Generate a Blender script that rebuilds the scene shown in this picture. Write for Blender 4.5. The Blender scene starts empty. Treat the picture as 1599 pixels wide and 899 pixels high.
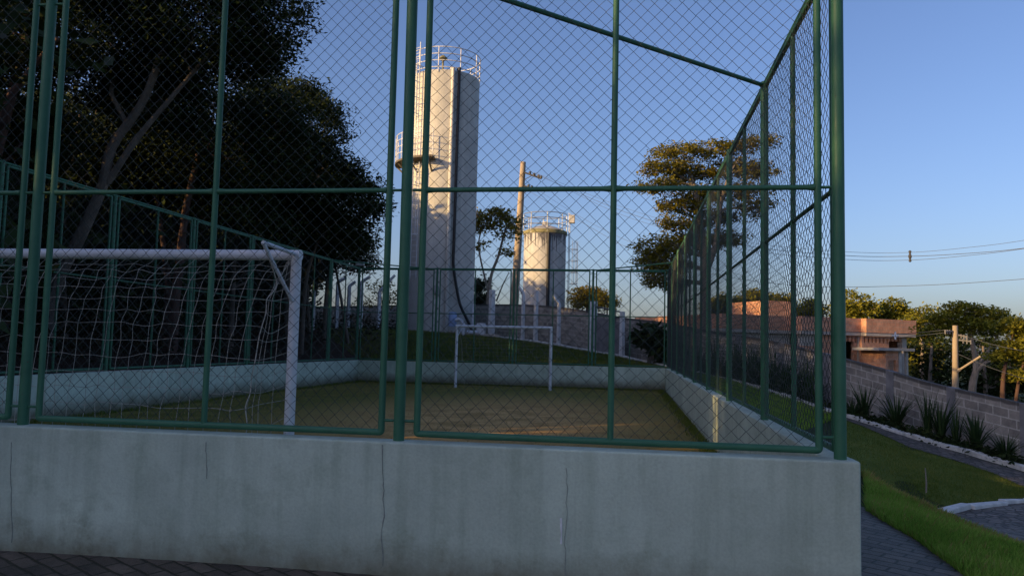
import bpy, math, random
import numpy as np
from mathutils import Vector

random.seed(7)
rng = np.random.default_rng(7)
sc = bpy.context.scene
col = sc.collection

# ------------------------------------------------------------------ camera
PW, PH, FPX = 1599.0, 899.0, 1217.9
CAM = np.array([0.0, -4.9811, 0.6489])
YAW, PITCH, ROLL = 0.14993, 0.07287, 0.02304
_cy, _sy, _cp, _sp = math.cos(YAW), math.sin(YAW), math.cos(PITCH), math.sin(PITCH)
FW = np.array([-_sy * _cp, _cy * _cp, _sp])
_r = np.array([_cy, _sy, 0.0])
_u = np.cross(_r, FW)
RT = math.cos(ROLL) * _r + math.sin(ROLL) * _u
UP = -math.sin(ROLL) * _r + math.cos(ROLL) * _u
cd = bpy.data.cameras.new('camera')
cam = bpy.data.objects.new('camera', cd)
col.objects.link(cam)
cd.sensor_width = 36.0
cd.lens = FPX / PW * 36.0
cd.clip_start = 0.05
cd.clip_end = 3000.0
from mathutils import Matrix
M = Matrix(((RT[0], UP[0], -FW[0], CAM[0]), (RT[1], UP[1], -FW[1], CAM[1]), (RT[2], UP[2], -FW[2], CAM[2]), (0, 0, 0, 1)))
cam.matrix_world = M
sc.camera = cam

# ------------------------------------------------------------------ sky, sun, exposure
SUN_AZ, SUN_EL = math.radians(233.0), math.radians(14.0)     # clockwise from +Y
w = bpy.data.worlds.new("World")
sc.world = w
w.use_nodes = True
nt = w.node_tree
sky = nt.nodes.new('ShaderNodeTexSky')
sky.sky_type = 'NISHITA'
sky.sun_disc = False
sky.sun_elevation = SUN_EL
sky.sun_rotation = SUN_AZ
sky.air_density = 1.0
sky.dust_density = 2.2
sky.ozone_density = 3.5
wb = nt.nodes.new('ShaderNodeMix')          # the camera's cool white balance
wb.data_type = 'RGBA'
wb.blend_type = 'MULTIPLY'
wb.inputs[0].default_value = 1.0
wb.inputs[7].default_value = (1.03, 0.93, 1.05, 1)
nt.links.new(sky.outputs[0], wb.inputs[6])
nt.links.new(wb.outputs[2], nt.nodes['Background'].inputs[0])
nt.nodes['Background'].inputs[1].default_value = 0.104
sd = bpy.data.lights.new('sun', 'SUN')
sun = bpy.data.objects.new('sun', sd)
col.objects.link(sun)
sd.energy = 3.7
sd.angle = math.radians(0.55)
sd.color = (1.0, 0.65, 0.27)
sdir = Vector((math.sin(SUN_AZ) * math.cos(SUN_EL), math.cos(SUN_AZ) * math.cos(SUN_EL), math.sin(SUN_EL)))
sun.rotation_euler = sdir.to_track_quat('Z', 'Y').to_euler()
sun.location = sdir * 200
vs = sc.view_settings
vs.view_transform = 'Standard'
vs.look = 'None'
vs.gamma = 1.0
vs.use_curve_mapping = False
vs.exposure = 0.85
sc.render.engine = 'CYCLES'
sc.cycles.max_bounces = 7
sc.cycles.diffuse_bounces = 3
sc.cycles.transparent_max_bounces = 4


def at(px, py, depth):
    """where the thing seen at that pixel stands, if it stands that far away"""
    return CAM + depth * (FW + (px - PW / 2) / FPX * RT - (py - PH / 2) / FPX * UP)


def onplane(px, py, axis, val):
    d = FW + (px - PW / 2) / FPX * RT - (py - PH / 2) / FPX * UP
    return CAM + (val - CAM[axis]) / d[axis] * d


# ------------------------------------------------------------------ materials
def newmat(name):
    m = bpy.data.materials.new(name)
    m.use_nodes = True
    n = m.node_tree
    return m, n, n.nodes, n.links, n.nodes['Principled BSDF']


def ramp(nodes, stops):
    r = nodes.new('ShaderNodeValToRGB')
    e = r.color_ramp.elements
    while len(e) < len(stops):
        e.new(0.5)
    for i, (p, c) in enumerate(stops):
        e[i].position = p
        e[i].color = (*c, 1)
    return r


def coords(nodes, links, scale=(1, 1, 1), kind='Object', rot=(0, 0, 0)):
    t = nodes.new('ShaderNodeTexCoord')
    mp = nodes.new('ShaderNodeMapping')
    mp.inputs['Scale'].default_value = scale
    mp.inputs['Rotation'].default_value = rot
    links.new(t.outputs[kind], mp.inputs[0])
    return mp


def noise(nodes, links, mp, scale, detail=5, rough=0.6):
    n = nodes.new('ShaderNodeTexNoise')
    n.inputs['Scale'].default_value = scale
    n.inputs['Detail'].default_value = detail
    n.inputs['Roughness'].default_value = rough
    links.new(mp.outputs[0], n.inputs['Vector'])
    return n


def mix(nodes, links, fac, a, b, mode='MIX'):
    m = nodes.new('ShaderNodeMix')
    m.data_type = 'RGBA'
    m.blend_type = mode
    for sock, v in ((m.inputs[0], fac), (m.inputs[6], a), (m.inputs[7], b)):
        if hasattr(v, 'is_linked'):
            links.new(v, sock)
        elif isinstance(v, (int, float)):
            sock.default_value = v
        else:
            sock.default_value = (*v, 1)
    return m.outputs[2]


def bump(nodes, links, b, height, strength, dist):
    bp = nodes.new('ShaderNodeBump')
    bp.inputs['Strength'].default_value = strength
    bp.inputs['Distance'].default_value = dist
    links.new(height, bp.inputs['Height'])
    links.new(bp.outputs[0], b.inputs['Normal'])


def simple(name, base, rough=0.6, var=0.25, nscale=6.0, bumps=0.15, bdist=0.01, metallic=0.0, spec=0.35, stretch=(1, 1, 1)):
    m, n, nodes, links, b = newmat(name)
    mp = coords(nodes, links, stretch)
    nz = noise(nodes, links, mp, nscale)
    lo = [c * (1 - var) for c in base]
    hi = [min(1, c * (1 + var)) for c in base]
    r = ramp(nodes, [(0.3, lo), (0.7, hi)])
    links.new(nz.outputs[0], r.inputs[0])
    links.new(r.outputs[0], b.inputs['Base Color'])
    b.inputs['Roughness'].default_value = rough
    b.inputs['Metallic'].default_value = metallic
    b.inputs['Specular IOR Level'].default_value = spec
    if bumps:
        n2 = noise(nodes, links, mp, nscale * 6)
        bump(nodes, links, b, n2.outputs[0], bumps, bdist)
    return m


def wallmat(name, base, dark, streak=(9, 9, 0.5), foot=None, runs=0.75):
    """painted render: mottling, vertical runs, damp blotches, trowel bumps"""
    m, n, nodes, links, b = newmat(name)
    mp = coords(nodes, links)
    ms = coords(nodes, links, streak)
    big = noise(nodes, links, mp, 0.9, 6, 0.65)
    mid = noise(nodes, links, mp, 4.5, 6, 0.7)
    run = noise(nodes, links, ms, 1.0, 4, 0.6)
    c1 = ramp(nodes, [(0.32, [c * 0.80 for c in base]), (0.68, [c * 1.10 for c in base])])
    links.new(big.outputs[0], c1.inputs[0])
    r2 = ramp(nodes, [(0.52, (0, 0, 0)), (0.72, (1, 1, 1))])
    links.new(mid.outputs[0], r2.inputs[0])
    c2 = mix(nodes, links, r2.outputs[0], c1.outputs[0], dark)
    r3 = ramp(nodes, [(0.46, (1, 1, 1)), (0.74, (0.62, 0.65, 0.60))])
    links.new(run.outputs[0], r3.inputs[0])
    c3 = mix(nodes, links, runs, c2, r3.outputs[0], 'MULTIPLY')
    fine = noise(nodes, links, mp, 60, 4, 0.6)
    r4 = ramp(nodes, [(0.30, (0.86, 0.86, 0.86)), (0.6, (1, 1, 1))])
    links.new(fine.outputs[0], r4.inputs[0])
    c4 = mix(nodes, links, 0.8, c3, r4.outputs[0], 'MULTIPLY')
    if foot is not None:                     # splashed soil and moss just above the ground
        sx = nodes.new('ShaderNodeSeparateXYZ')
        links.new(mp.outputs[0], sx.inputs[0])
        ad = nodes.new('ShaderNodeMath')
        ad.operation = 'MULTIPLY_ADD'
        ad.inputs[1].default_value = -0.35
        links.new(mid.outputs[0], ad.inputs[0])
        links.new(sx.outputs[2], ad.inputs[2])
        rf_ = ramp(nodes, [(foot - .17, (1, 1, 1)), (foot + .12, (0, 0, 0))])
        links.new(ad.outputs[0], rf_.inputs[0])
        c4 = mix(nodes, links, rf_.outputs[0], c4, (0.17, 0.165, 0.11))
    links.new(c4, b.inputs['Base Color'])
    b.inputs['Roughness'].default_value = 0.75
    b.inputs['Specular IOR Level'].default_value = 0.25
    mm = nodes.new('ShaderNodeMath')
    mm.operation = 'MULTIPLY_ADD'
    mm.inputs[1].default_value = 0.35
    links.new(fine.outputs[0], mm.inputs[0])
    links.new(mid.outputs[0], mm.inputs[2])
    bump(nodes, links, b, mm.outputs[0], 0.35, 0.012)
    return m


def grassmat(name, stops, nscale=1.2, worn=None):
    m, n, nodes, links, b = newmat(name)
    mp = coords(nodes, links)
    a = noise(nodes, links, mp, nscale, 8, 0.7)
    f = noise(nodes, links, mp, 28, 6, 0.75)
    add = nodes.new('ShaderNodeMath')
    add.operation = 'MULTIPLY_ADD'
    add.inputs[1].default_value = 0.75
    links.new(f.outputs[0], add.inputs[0])
    links.new(a.outputs[0], add.inputs[2])
    sub = nodes.new('ShaderNodeMath')
    sub.operation = 'SUBTRACT'
    sub.inputs[1].default_value = 0.37
    links.new(add.outputs[0], sub.inputs[0])
    r = ramp(nodes, stops)
    links.new(sub.outputs[0], r.inputs[0])
    out = r.outputs[0]
    if worn:
        (cx, cy, rx, ry, c_lo, c_hi) = worn
        mw = coords(nodes, links)
        mw.inputs['Location'].default_value = (-cx / rx, -cy / ry, 0)
        mw.inputs['Scale'].default_value = (1 / rx, 1 / ry, 0)
        ln = nodes.new('ShaderNodeVectorMath')
        ln.operation = 'LENGTH'
        links.new(mw.outputs[0], ln.inputs[0])
        d = nodes.new('ShaderNodeMath')
        d.operation = 'MULTIPLY_ADD'
        d.inputs[1].default_value = 1.5
        links.new(a.outputs[0], d.inputs[0])
        links.new(ln.outputs['Value'], d.inputs[2])
        rr = ramp(nodes, [(0.0, (1, 1, 1)), (0.62, (0.95, 0.95, 0.95)), (1.0, (0, 0, 0))])
        dd = nodes.new('ShaderNodeMath')
        dd.operation = 'MULTIPLY'
        dd.inputs[1].default_value = 0.58
        links.new(d.outputs[0], dd.inputs[0])
        links.new(dd.outputs[0], rr.inputs[0])
        rb = ramp(nodes, [(0.37, c_lo), (0.63, c_hi)])
        links.new(sub.outputs[0], rb.inputs[0])
        out = mix(nodes, links, rr.outputs[0], out, rb.outputs[0])
    links.new(out, b.inputs['Base Color'])
    b.inputs['Roughness'].default_value = 0.9
    b.inputs['Specular IOR Level'].default_value = 0.15
    bump(nodes, links, b, f.outputs[0], 0.7, 0.05)
    return m


def cobblemat(name, lo, hi, joint, scale, rnd=0.8, rot=0.3):
    m, n, nodes, links, b = newmat(name)
    mp = coords(nodes, links, (1, 1, 0.0), 'Object', (0, 0, rot))
    v = nodes.new('ShaderNodeTexVoronoi')
    v.inputs['Scale'].default_value = scale
    v.inputs['Randomness'].default_value = rnd
    v2 = nodes.new('ShaderNodeTexVoronoi')
    v2.feature = 'DISTANCE_TO_EDGE'
    v2.inputs['Scale'].default_value = scale
    v2.inputs['Randomness'].default_value = rnd
    links.new(mp.outputs[0], v.inputs['Vector'])
    links.new(mp.outputs[0], v2.inputs['Vector'])
    sp = nodes.new('ShaderNodeSeparateColor')
    links.new(v.outputs['Color'], sp.inputs[0])
    r = ramp(nodes, [(0, lo), (1, hi)])
    links.new(sp.outputs[0], r.inputs[0])
    nz = noise(nodes, links, mp, 14, 5, 0.7)
    rz = ramp(nodes, [(0.3, (0.6, 0.6, 0.6)), (0.7, (1.15, 1.12, 1.05))])
    links.new(nz.outputs[0], rz.inputs[0])
    c = mix(nodes, links, 1.0, r.outputs[0], rz.outputs[0], 'MULTIPLY')
    e = ramp(nodes, [(0.02, (0, 0, 0)), (0.10, (1, 1, 1))])
    links.new(v2.outputs['Distance'], e.inputs[0])
    c2 = mix(nodes, links, e.outputs[0], joint, c)
    links.new(c2, b.inputs['Base Color'])
    b.inputs['Roughness'].default_value = 0.7
    bump(nodes, links, b, e.outputs[0], 0.9, 0.03)
    return m


def blockmat(name, c1, c2, mortar, bw, bh, mort=0.02, bstr=0.5, stain=None):
    """masonry on the mesh's own UV (metres along the wall, metres below its top)"""
    m, n, nodes, links, b = newmat(name)
    t = nodes.new('ShaderNodeTexCoord')
    br = nodes.new('ShaderNodeTexBrick')
    mpw = coords(nodes, links)
    nw = noise(nodes, links, mpw, 4.0, 4, 0.7)
    links.new(mix(nodes, links, 0.03, t.outputs['UV'], nw.outputs['Color'], 'ADD'), br.inputs['Vector'])
    br.inputs['Color1'].default_value = (*c1, 1)
    br.inputs['Color2'].default_value = (*c2, 1)
    br.inputs['Mortar'].default_value = (*mortar, 1)
    br.inputs['Scale'].default_value = 1.0
    br.inputs['Mortar Size'].default_value = mort
    br.inputs['Mortar Smooth'].default_value = 0.3
    br.inputs['Bias'].default_value = 0.0
    br.inputs['Brick Width'].default_value = bw
    br.inputs['Row Height'].default_value = bh
    mp = coords(nodes, links)
    nz = noise(nodes, links, mp, 3.0, 8, 0.75)
    rz = ramp(nodes, [(0.28, (0.50, 0.50, 0.50)), (0.72, (1.25, 1.21, 1.14))])
    links.new(nz.outputs[0], rz.inputs[0])
    c = mix(nodes, links, 1.0, br.outputs['Color'], rz.outputs[0], 'MULTIPLY')
    if stain:
        sx = nodes.new('ShaderNodeSeparateXYZ')
        links.new(t.outputs['UV'], sx.inputs[0])
        ad = nodes.new('ShaderNodeMath')
        ad.operation = 'MULTIPLY_ADD'
        ad.inputs[1].default_value = -0.13
        links.new(nz.outputs[0], ad.inputs[0])
        links.new(sx.outputs[1], ad.inputs[2])
        rs = ramp(nodes, [(-0.0, (0.8, 0.8, 0.8)), (0.035, (0, 0, 0))])
        links.new(ad.outputs[0], rs.inputs[0])
        c = mix(nodes, links, rs.outputs[0], c, stain)
    links.new(c, b.inputs['Base Color'])
    b.inputs['Roughness'].default_value = 0.9
    b.inputs['Specular IOR Level'].default_value = 0.15
    bump(nodes, links, b, br.outputs['Fac'], -bstr, 0.015)
    return m


def leafmat(name, stops, trans=0.3):
    m, n, nodes, links, b = newmat(name)
    g = nodes.new('ShaderNodeNewGeometry')
    r = ramp(nodes, stops)
    mp = coords(nodes, links)
    nz = noise(nodes, links, mp, 0.7, 3, 0.6)
    ad = nodes.new('ShaderNodeMath')
    ad.operation = 'MULTIPLY_ADD'
    ad.inputs[1].default_value = 0.55
    sb = nodes.new('ShaderNodeMath')
    sb.operation = 'MULTIPLY_ADD'
    sb.inputs[1].default_value = 1.1
    sb.inputs[2].default_value = -0.32
    links.new(nz.outputs[0], sb.inputs[0])
    links.new(g.outputs['Random Per Island'], ad.inputs[0])
    links.new(sb.outputs[0], ad.inputs[2])
    links.new(ad.outputs[0], r.inputs[0])
    links.new(r.outputs[0], b.inputs['Base Color'])
    b.inputs['Roughness'].default_value = 0.6
    b.inputs['Specular IOR Level'].default_value = 0.12
    tr = nodes.new('ShaderNodeBsdfTranslucent')
    links.new(r.outputs[0], tr.inputs[0])
    ms = nodes.new('ShaderNodeMixShader')
    ms.inputs[0].default_value = trans
    links.new(b.outputs[0], ms.inputs[1])
    links.new(tr.outputs[0], ms.inputs[2])
    links.new(ms.outputs[0], nodes['Material Output'].inputs[0])
    return m


MT = {}
MT['wall'] = wallmat('painted_render', (0.53, 0.61, 0.495), (0.41, 0.48, 0.375), foot=0.34, runs=0.55)
MT['coping'] = wallmat('coping_paint', (0.52, 0.55, 0.54), (0.38, 0.40, 0.38))
MT['green'] = simple('green_enamel', (0.038, 0.140, 0.074), 0.55, 0.25, 9, 0.2, 0.004, spec=0.35)
def enamelmat(name, base, faded, rust):
    m, n, nodes, links, b = newmat(name)
    mp = coords(nodes, links)
    a = noise(nodes, links, mp, 3.5, 6, 0.7)
    f = noise(nodes, links, mp, 26, 5, 0.7)
    r1 = ramp(nodes, [(0.35, base), (0.70, faded)])
    links.new(a.outputs[0], r1.inputs[0])
    r2 = ramp(nodes, [(0.69, (0, 0, 0)), (0.73, (1, 1, 1))])
    links.new(f.outputs[0], r2.inputs[0])
    links.new(mix(nodes, links, r2.outputs[0], r1.outputs[0], rust), b.inputs['Base Color'])
    rr = ramp(nodes, [(0.3, (.42,) * 3), (0.7, (.68,) * 3)])
    links.new(a.outputs[0], rr.inputs[0])
    links.new(rr.outputs[0], b.inputs['Roughness'])
    b.inputs['Specular IOR Level'].default_value = 0.38
    bump(nodes, links, b, f.outputs[0], 0.2, 0.004)
    return m


MT['green'] = enamelmat('green_enamel_worn', (0.030, 0.122, 0.066), (0.052, 0.165, 0.095), (0.085, 0.055, 0.035))
MT['wire'] = simple('pvc_wire', (0.040, 0.052, 0.050), 0.5, 0.2, 5, 0)
MT['white'] = simple('white_enamel', (0.62, 0.63, 0.65), 0.4, 0.10, 7, 0.2, 0.004, spec=0.5)
MT['net'] = simple('net_cord', (0.40, 0.37, 0.31), 0.8, 0.2, 5, 0)
MT['crack'] = simple('crack_shadow', (0.25, 0.27, 0.24), 0.9, 0.3, 20, 0)
MT['filler'] = simple('white_filler', (0.7, 0.71, 0.7), 0.8, 0.15, 20, 0)
MT['ground'] = grassmat('ground_soil', [(0.2, (0.016, 0.028, 0.008)), (0.5, (0.03, 0.05, 0.013)), (0.8, (0.05, 0.065, 0.022))])
MT['litter'] = grassmat('leaf_litter', [(0.2, (0.02, 0.012, 0.008)), (0.5, (0.04, 0.022, 0.013)), (0.8, (0.06, 0.035, 0.02))])
MT['court'] = grassmat('court_turf', [(0.2, (0.085, 0.115, 0.02)), (0.5, (0.165, 0.165, 0.032)), (0.75, (0.31, 0.24, 0.07))], 1.5,
                       worn=(-2.6, 9.4, 4.8, 8.8, (0.36, 0.215, 0.07), (0.72, 0.44, 0.17)))
MT['lawn'] = grassmat('lawn', [(0.2, (0.06, 0.09, 0.012)), (0.5, (0.11, 0.15, 0.022)), (0.8, (0.20, 0.20, 0.05))])
MT['blade'] = leafmat('grass_blade', [(0.1, (0.09, 0.19, 0.02)), (0.5, (0.20, 0.34, 0.04)), (0.9, (0.34, 0.45, 0.09)), (1.0, (0.38, 0.30, 0.11))], 0.35)
MT['blade_dark'] = leafmat('grass_blade_dark', [(0.1, (0.065, 0.10, 0.014)), (0.5, (0.125, 0.165, 0.026)), (0.9, (0.22, 0.22, 0.06))], 0.3)
MT['blade_dry'] = leafmat('grass_blade_dry', [(0.1, (0.13, 0.125, 0.025)), (0.5, (0.30, 0.20, 0.065)), (0.9, (0.50, 0.32, 0.14))], 0.3)
def pavermat(name, c1, c2, joint, bw, bh, rot):
    m, n, nodes, links, b = newmat(name)
    mp = coords(nodes, links, (1, 1, 0), 'Object', (0, 0, rot))
    nz = noise(nodes, links, mp, 3.0, 3, 0.6)
    wob = mix(nodes, links, 0.045, mp.outputs[0], nz.outputs['Color'], 'ADD')
    br = nodes.new('ShaderNodeTexBrick')
    links.new(wob, br.inputs['Vector'])
    for k, v in (('Color1', c1), ('Color2', c2), ('Mortar', joint)):
        br.inputs[k].default_value = (*v, 1)
    br.inputs['Scale'].default_value = 1.0
    br.inputs['Mortar Size'].default_value = 0.012
    br.inputs['Mortar Smooth'].default_value = 0.6
    br.inputs['Brick Width'].default_value = bw
    br.inputs['Row Height'].default_value = bh
    n2 = noise(nodes, links, mp, 5, 7, 0.75)
    rz = ramp(nodes, [(0.3, (0.45, 0.47, 0.42)), (0.7, (1.3, 1.22, 1.18))])
    links.new(n2.outputs[0], rz.inputs[0])
    c = mix(nodes, links, 1.0, br.outputs['Color'], rz.outputs[0], 'MULTIPLY')
    links.new(c, b.inputs['Base Color'])
    b.inputs['Roughness'].default_value = 0.6
    n3 = noise(nodes, links, mp, 40, 5, 0.7)
    mm = nodes.new('ShaderNodeMath')
    mm.operation = 'MULTIPLY_ADD'
    mm.inputs[1].default_value = -1.2
    links.new(br.outputs['Fac'], mm.inputs[0])
    links.new(n3.outputs[0], mm.inputs[2])
    bump(nodes, links, b, mm.outputs[0], 0.9, 0.03)
    return m


MT['paving'] = pavermat('walk_pavers', (0.10, 0.078, 0.060), (0.20, 0.155, 0.118), (0.035, 0.034, 0.016), 0.24, 0.12, 0.55)
MT['road'] = cobblemat('road_setts', (0.085, 0.068, 0.056), (0.24, 0.19, 0.15), (0.05, 0.04, 0.025), 7.0, 0.95)
MT['kerb'] = simple('limewash', (0.62, 0.61, 0.57), 0.85, 0.22, 5, 0.5, 0.02)
MT['block'] = blockmat('concrete_block', (0.25, 0.235, 0.22), (0.39, 0.365, 0.335), (0.50, 0.48, 0.45), 0.40, 0.205, 0.018, 0.6, stain=(0.05, 0.048, 0.048))
MT['pilaster'] = simple('cast_concrete', (0.20, 0.195, 0.20), 0.85, 0.3, 3, 0.4, 0.015)
MT['conc'] = simple('old_concrete', (0.42, 0.41, 0.39), 0.85, 0.22, 3, 0.4, 0.015)
MT['conc_white'] = simple('whitewashed_concrete', (0.66, 0.66, 0.66), 0.8, 0.14, 4, 0.3, 0.01)
MT['tower'] = wallmat('tower_paint', (0.60, 0.585, 0.535), (0.52, 0.50, 0.45), (5, 5, 0.12), runs=0.3)
MT['tank'] = wallmat('tank_paint', (0.56, 0.55, 0.53), (0.43, 0.42, 0.41), (5, 5, 0.12))
MT['rim'] = simple('mossy_rim', (0.24, 0.22, 0.11), 0.85, 0.35, 4, 0.4, 0.02)
MT['rust'] = simple('dark_slab', (0.13, 0.11, 0.085), 0.85, 0.35, 3, 0.4, 0.02)
MT['stain'] = simple('tank_stain', (0.14, 0.135, 0.14), 0.9, 0.3, 4, 0.2)
MT['black'] = simple('black_hose', (0.015, 0.015, 0.017), 0.45, 0.2, 5, 0)
MT['pole'] = simple('pole_concrete', (0.37, 0.30, 0.22), 0.85, 0.22, 2.5, 0.3, 0.01, stretch=(1, 1, 0.3))
MT['steel'] = simple('galvanised', (0.33, 0.34, 0.35), 0.45, 0.2, 5, 0.1, metallic=0.5)
MT['dsteel'] = simple('dark_iron', (0.06, 0.06, 0.065), 0.55, 0.25, 5, 0.1)
MT['cable'] = simple('cable', (0.09, 0.10, 0.11), 0.6, 0.1, 3, 0)
MT['brick'] = blockmat('clay_block', (0.62, 0.31, 0.20), (0.72, 0.39, 0.26), (0.55, 0.40, 0.31), 0.30, 0.20, 0.010, 0.4)
MT['cement'] = simple('cement_render', (0.46, 0.41, 0.36), 0.9, 0.2, 2.5, 0.3, 0.01)
MT['bark'] = simple('bark', (0.16, 0.13, 0.105), 0.9, 0.4, 5, 0.9, 0.03, stretch=(1, 1, 0.35))
MT['bark_red'] = simple('reddish_bark', (0.10, 0.058, 0.046), 0.9, 0.4, 5, 0.9, 0.03, stretch=(1, 1, 0.35))
MT['bark_pale'] = simple('pale_bark', (0.30, 0.25, 0.20), 0.9, 0.35, 5, 0.8, 0.03, stretch=(1, 1, 0.35))
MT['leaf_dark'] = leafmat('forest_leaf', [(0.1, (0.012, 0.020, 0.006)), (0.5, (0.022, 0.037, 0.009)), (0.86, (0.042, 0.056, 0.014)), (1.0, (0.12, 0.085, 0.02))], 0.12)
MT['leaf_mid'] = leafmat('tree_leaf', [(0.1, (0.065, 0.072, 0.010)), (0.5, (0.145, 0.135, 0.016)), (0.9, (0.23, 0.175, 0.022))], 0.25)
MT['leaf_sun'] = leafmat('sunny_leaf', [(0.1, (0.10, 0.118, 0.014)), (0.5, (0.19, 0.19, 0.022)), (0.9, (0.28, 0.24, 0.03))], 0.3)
MT['leaf_yel'] = leafmat('sun_yellow_leaf', [(0.1, (0.12, 0.11, 0.015)), (0.5, (0.22, 0.18, 0.022)), (0.9, (0.30, 0.22, 0.03))], 0.3)  # low sun on the bush is put into this yellow
MT['strap'] = leafmat('strap_leaf', [(0.1, (0.014, 0.034, 0.012)), (0.5, (0.03, 0.06, 0.020)), (0.85, (0.06, 0.095, 0.03)), (1.0, (0.17, 0.13, 0.06))], 0.15)
MT['pvc'] = simple('pvc', (0.66, 0.68, 0.72), 0.4, 0.1, 5, 0)
MT['pvc_blue'] = simple('pvc_blue', (0.30, 0.40, 0.62), 0.5, 0.15, 5, 0)
MT['rubble'] = simple('rubble', (0.36, 0.30, 0.24), 0.95, 0.4, 4, 0.6, 0.03)


# ------------------------------------------------------------------ mesh building
class MB:
    def __init__(self):
        self.v, self.f, self.uv = [], [], []
        self.n = 0

    def add(self, verts, faces, uvs=None):
        self.v.append(np.asarray(verts, float).reshape(-1, 3))
        self.f.extend([tuple(i + self.n for i in fc) for fc in faces])
        self.n += len(self.v[-1])

    def box(self, lo, hi):
        x0, y0, z0 = lo
        x1, y1, z1 = hi
        self.add([(x0, y0, z0), (x1, y0, z0), (x1, y1, z0), (x0, y1, z0), (x0, y0, z1), (x1, y0, z1), (x1, y1, z1), (x0, y1, z1)],
                 [(0, 3, 2, 1), (4, 5, 6, 7), (0, 1, 5, 4), (1, 2, 6, 5), (2, 3, 7, 6), (3, 0, 4, 7)])

    def tube(self, pts, r, n=8, cap=True, closed=False):
        P = np.asarray(pts, float)
        k = len(P)
        R = np.broadcast_to(np.asarray(r, float), (k,))
        if closed:
            T = np.roll(P, -1, 0) - np.roll(P, 1, 0)
        else:
            T = np.gradient(P, axis=0)
        T /= np.linalg.norm(T, axis=1, keepdims=True) + 1e-12
        a = np.array([0, 0, 1.0]) if abs(T[0][2]) < 0.9 else np.array([1.0, 0, 0])
        N = np.cross(T[0], a)
        N /= np.linalg.norm(N)
        out = []
        th = np.arange(n) * 2 * math.pi / n
        for i in range(k):
            N = N - T[i] * (N @ T[i])
            N /= np.linalg.norm(N) + 1e-12
            B = np.cross(T[i], N)
            out.append(P[i] + R[i] * (np.cos(th)[:, None] * N + np.sin(th)[:, None] * B))
        fs = []
        for i in range(k if closed else k - 1):
            i2 = (i + 1) % k
            for j in range(n):
                j2 = (j + 1) % n
                fs.append((i * n + j, i * n + j2, i2 * n + j2, i2 * n + j))
        if cap and not closed:
            fs.append(tuple(range(n - 1, -1, -1)))
            fs.append(tuple((k - 1) * n + j for j in range(n)))
        self.add(np.concatenate(out), fs)

    def cyl(self, a, b, r0, r1=None, n=10):
        self.tube([a, b], [r0, r0 if r1 is None else r1], n)

    def lathe(self, prof, c=(0, 0, 0), n=48, a0=0, a1=2 * math.pi):
        full = abs(a1 - a0 - 2 * math.pi) < 1e-6
        m = n if full else n + 1
        th = a0 + np.arange(m) * (a1 - a0) / n
        V = [(c[0] + r * math.cos(t), c[1] + r * math.sin(t), c[2] + z) for (r, z) in prof for t in th]
        fs = []
        for i in range(len(prof) - 1):
            for j in range(n):
                j2 = (j + 1) % m
                fs.append((i * m + j, i * m + j2, (i + 1) * m + j2, (i + 1) * m + j))
        self.add(V, fs)

    def mesh(self, name, org=(0, 0, 0)):
        V = np.concatenate(self.v) - np.asarray(org, float)
        me = bpy.data.meshes.new(name)
        me.from_pydata(V.tolist(), [], self.f)
        me.update()
        return me


def quads_mesh(name, V, k=4):
    """V: (n*k,3) -> n faces of k corners, fast"""
    n = len(V) // k
    me = bpy.data.meshes.new(name)
    me.vertices.add(n * k)
    me.vertices.foreach_set('co', V.astype(np.float32).ravel())
    me.loops.add(n * k)
    me.loops.foreach_set('vertex_index', np.arange(n * k, dtype=np.int32))
    me.polygons.add(n)
    me.polygons.foreach_set('loop_start', np.arange(0, n * k, k, dtype=np.int32))
    me.polygons.foreach_set('loop_total', np.full(n, k, dtype=np.int32))
    me.update(calc_edges=True)
    return me


def tag(o, label=None, cat=None, group=None, kind=None):
    if label: o['label'] = label
    if cat: o['category'] = cat
    if group: o['group'] = group
    if kind: o['kind'] = kind
    return o


def thing(name, label, cat, loc=(0, 0, 0), group=None, rz=0.0):
    o = bpy.data.objects.new(name, None)
    col.objects.link(o)
    o.location = tuple(float(x) for x in loc)
    o.rotation_euler = (0, 0, rz)
    o.empty_display_size = 0.2
    return tag(o, label, cat, group)


def worldorg(o):
    p = np.zeros(3)
    while o is not None:
        p = p + np.array(o.location[:])
        o = o.parent
    return p


def link(name, me, mat, parent=None, smooth=False, bevel=0):
    o = bpy.data.objects.new(name, me)
    col.objects.link(o)
    if mat is not None:
        me.materials.append(mat)
    if parent is not None:
        o.parent = parent
    if smooth:
        me.polygons.foreach_set('use_smooth', [True] * len(me.polygons))
        try:
            me.set_sharp_from_angle(angle=math.radians(40))
        except Exception:
            pass
    if bevel:
        bv = o.modifiers.new('bevel', 'BEVEL')
        bv.width = bevel
        bv.segments = 3
        bv.limit_method = 'ANGLE'
    return o


def part(name, mb, mat, parent, smooth=False, bevel=0, local=False, loc=None):
    """mesh given in world coordinates (or local ones) linked under its parent"""
    org = np.zeros(3) if local else worldorg(parent)
    if loc is not None:
        org = org + np.asarray(loc, float)
    o = link(name, mb.mesh(name, org), mat, parent, smooth, bevel)
    if loc is not None:
        o.location = tuple(float(x) for x in loc)
    return o


def single(name, mb, mat, label, cat, group=None, smooth=False, bevel=0, org=None):
    """a thing that is one mesh"""
    org = np.zeros(3) if org is None else np.asarray(org, float)
    o = link(name, mb.mesh(name, org), mat, None, smooth, bevel)
    o.location = tuple(float(x) for x in org)
    return tag(o, label, cat, group)


def copy_tree(o, parent=None):
    c = o.copy()
    col.objects.link(c)
    if parent is not None:
        c.parent = parent
    for ch in list(o.children):
        copy_tree(ch, c)
    return c


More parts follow.
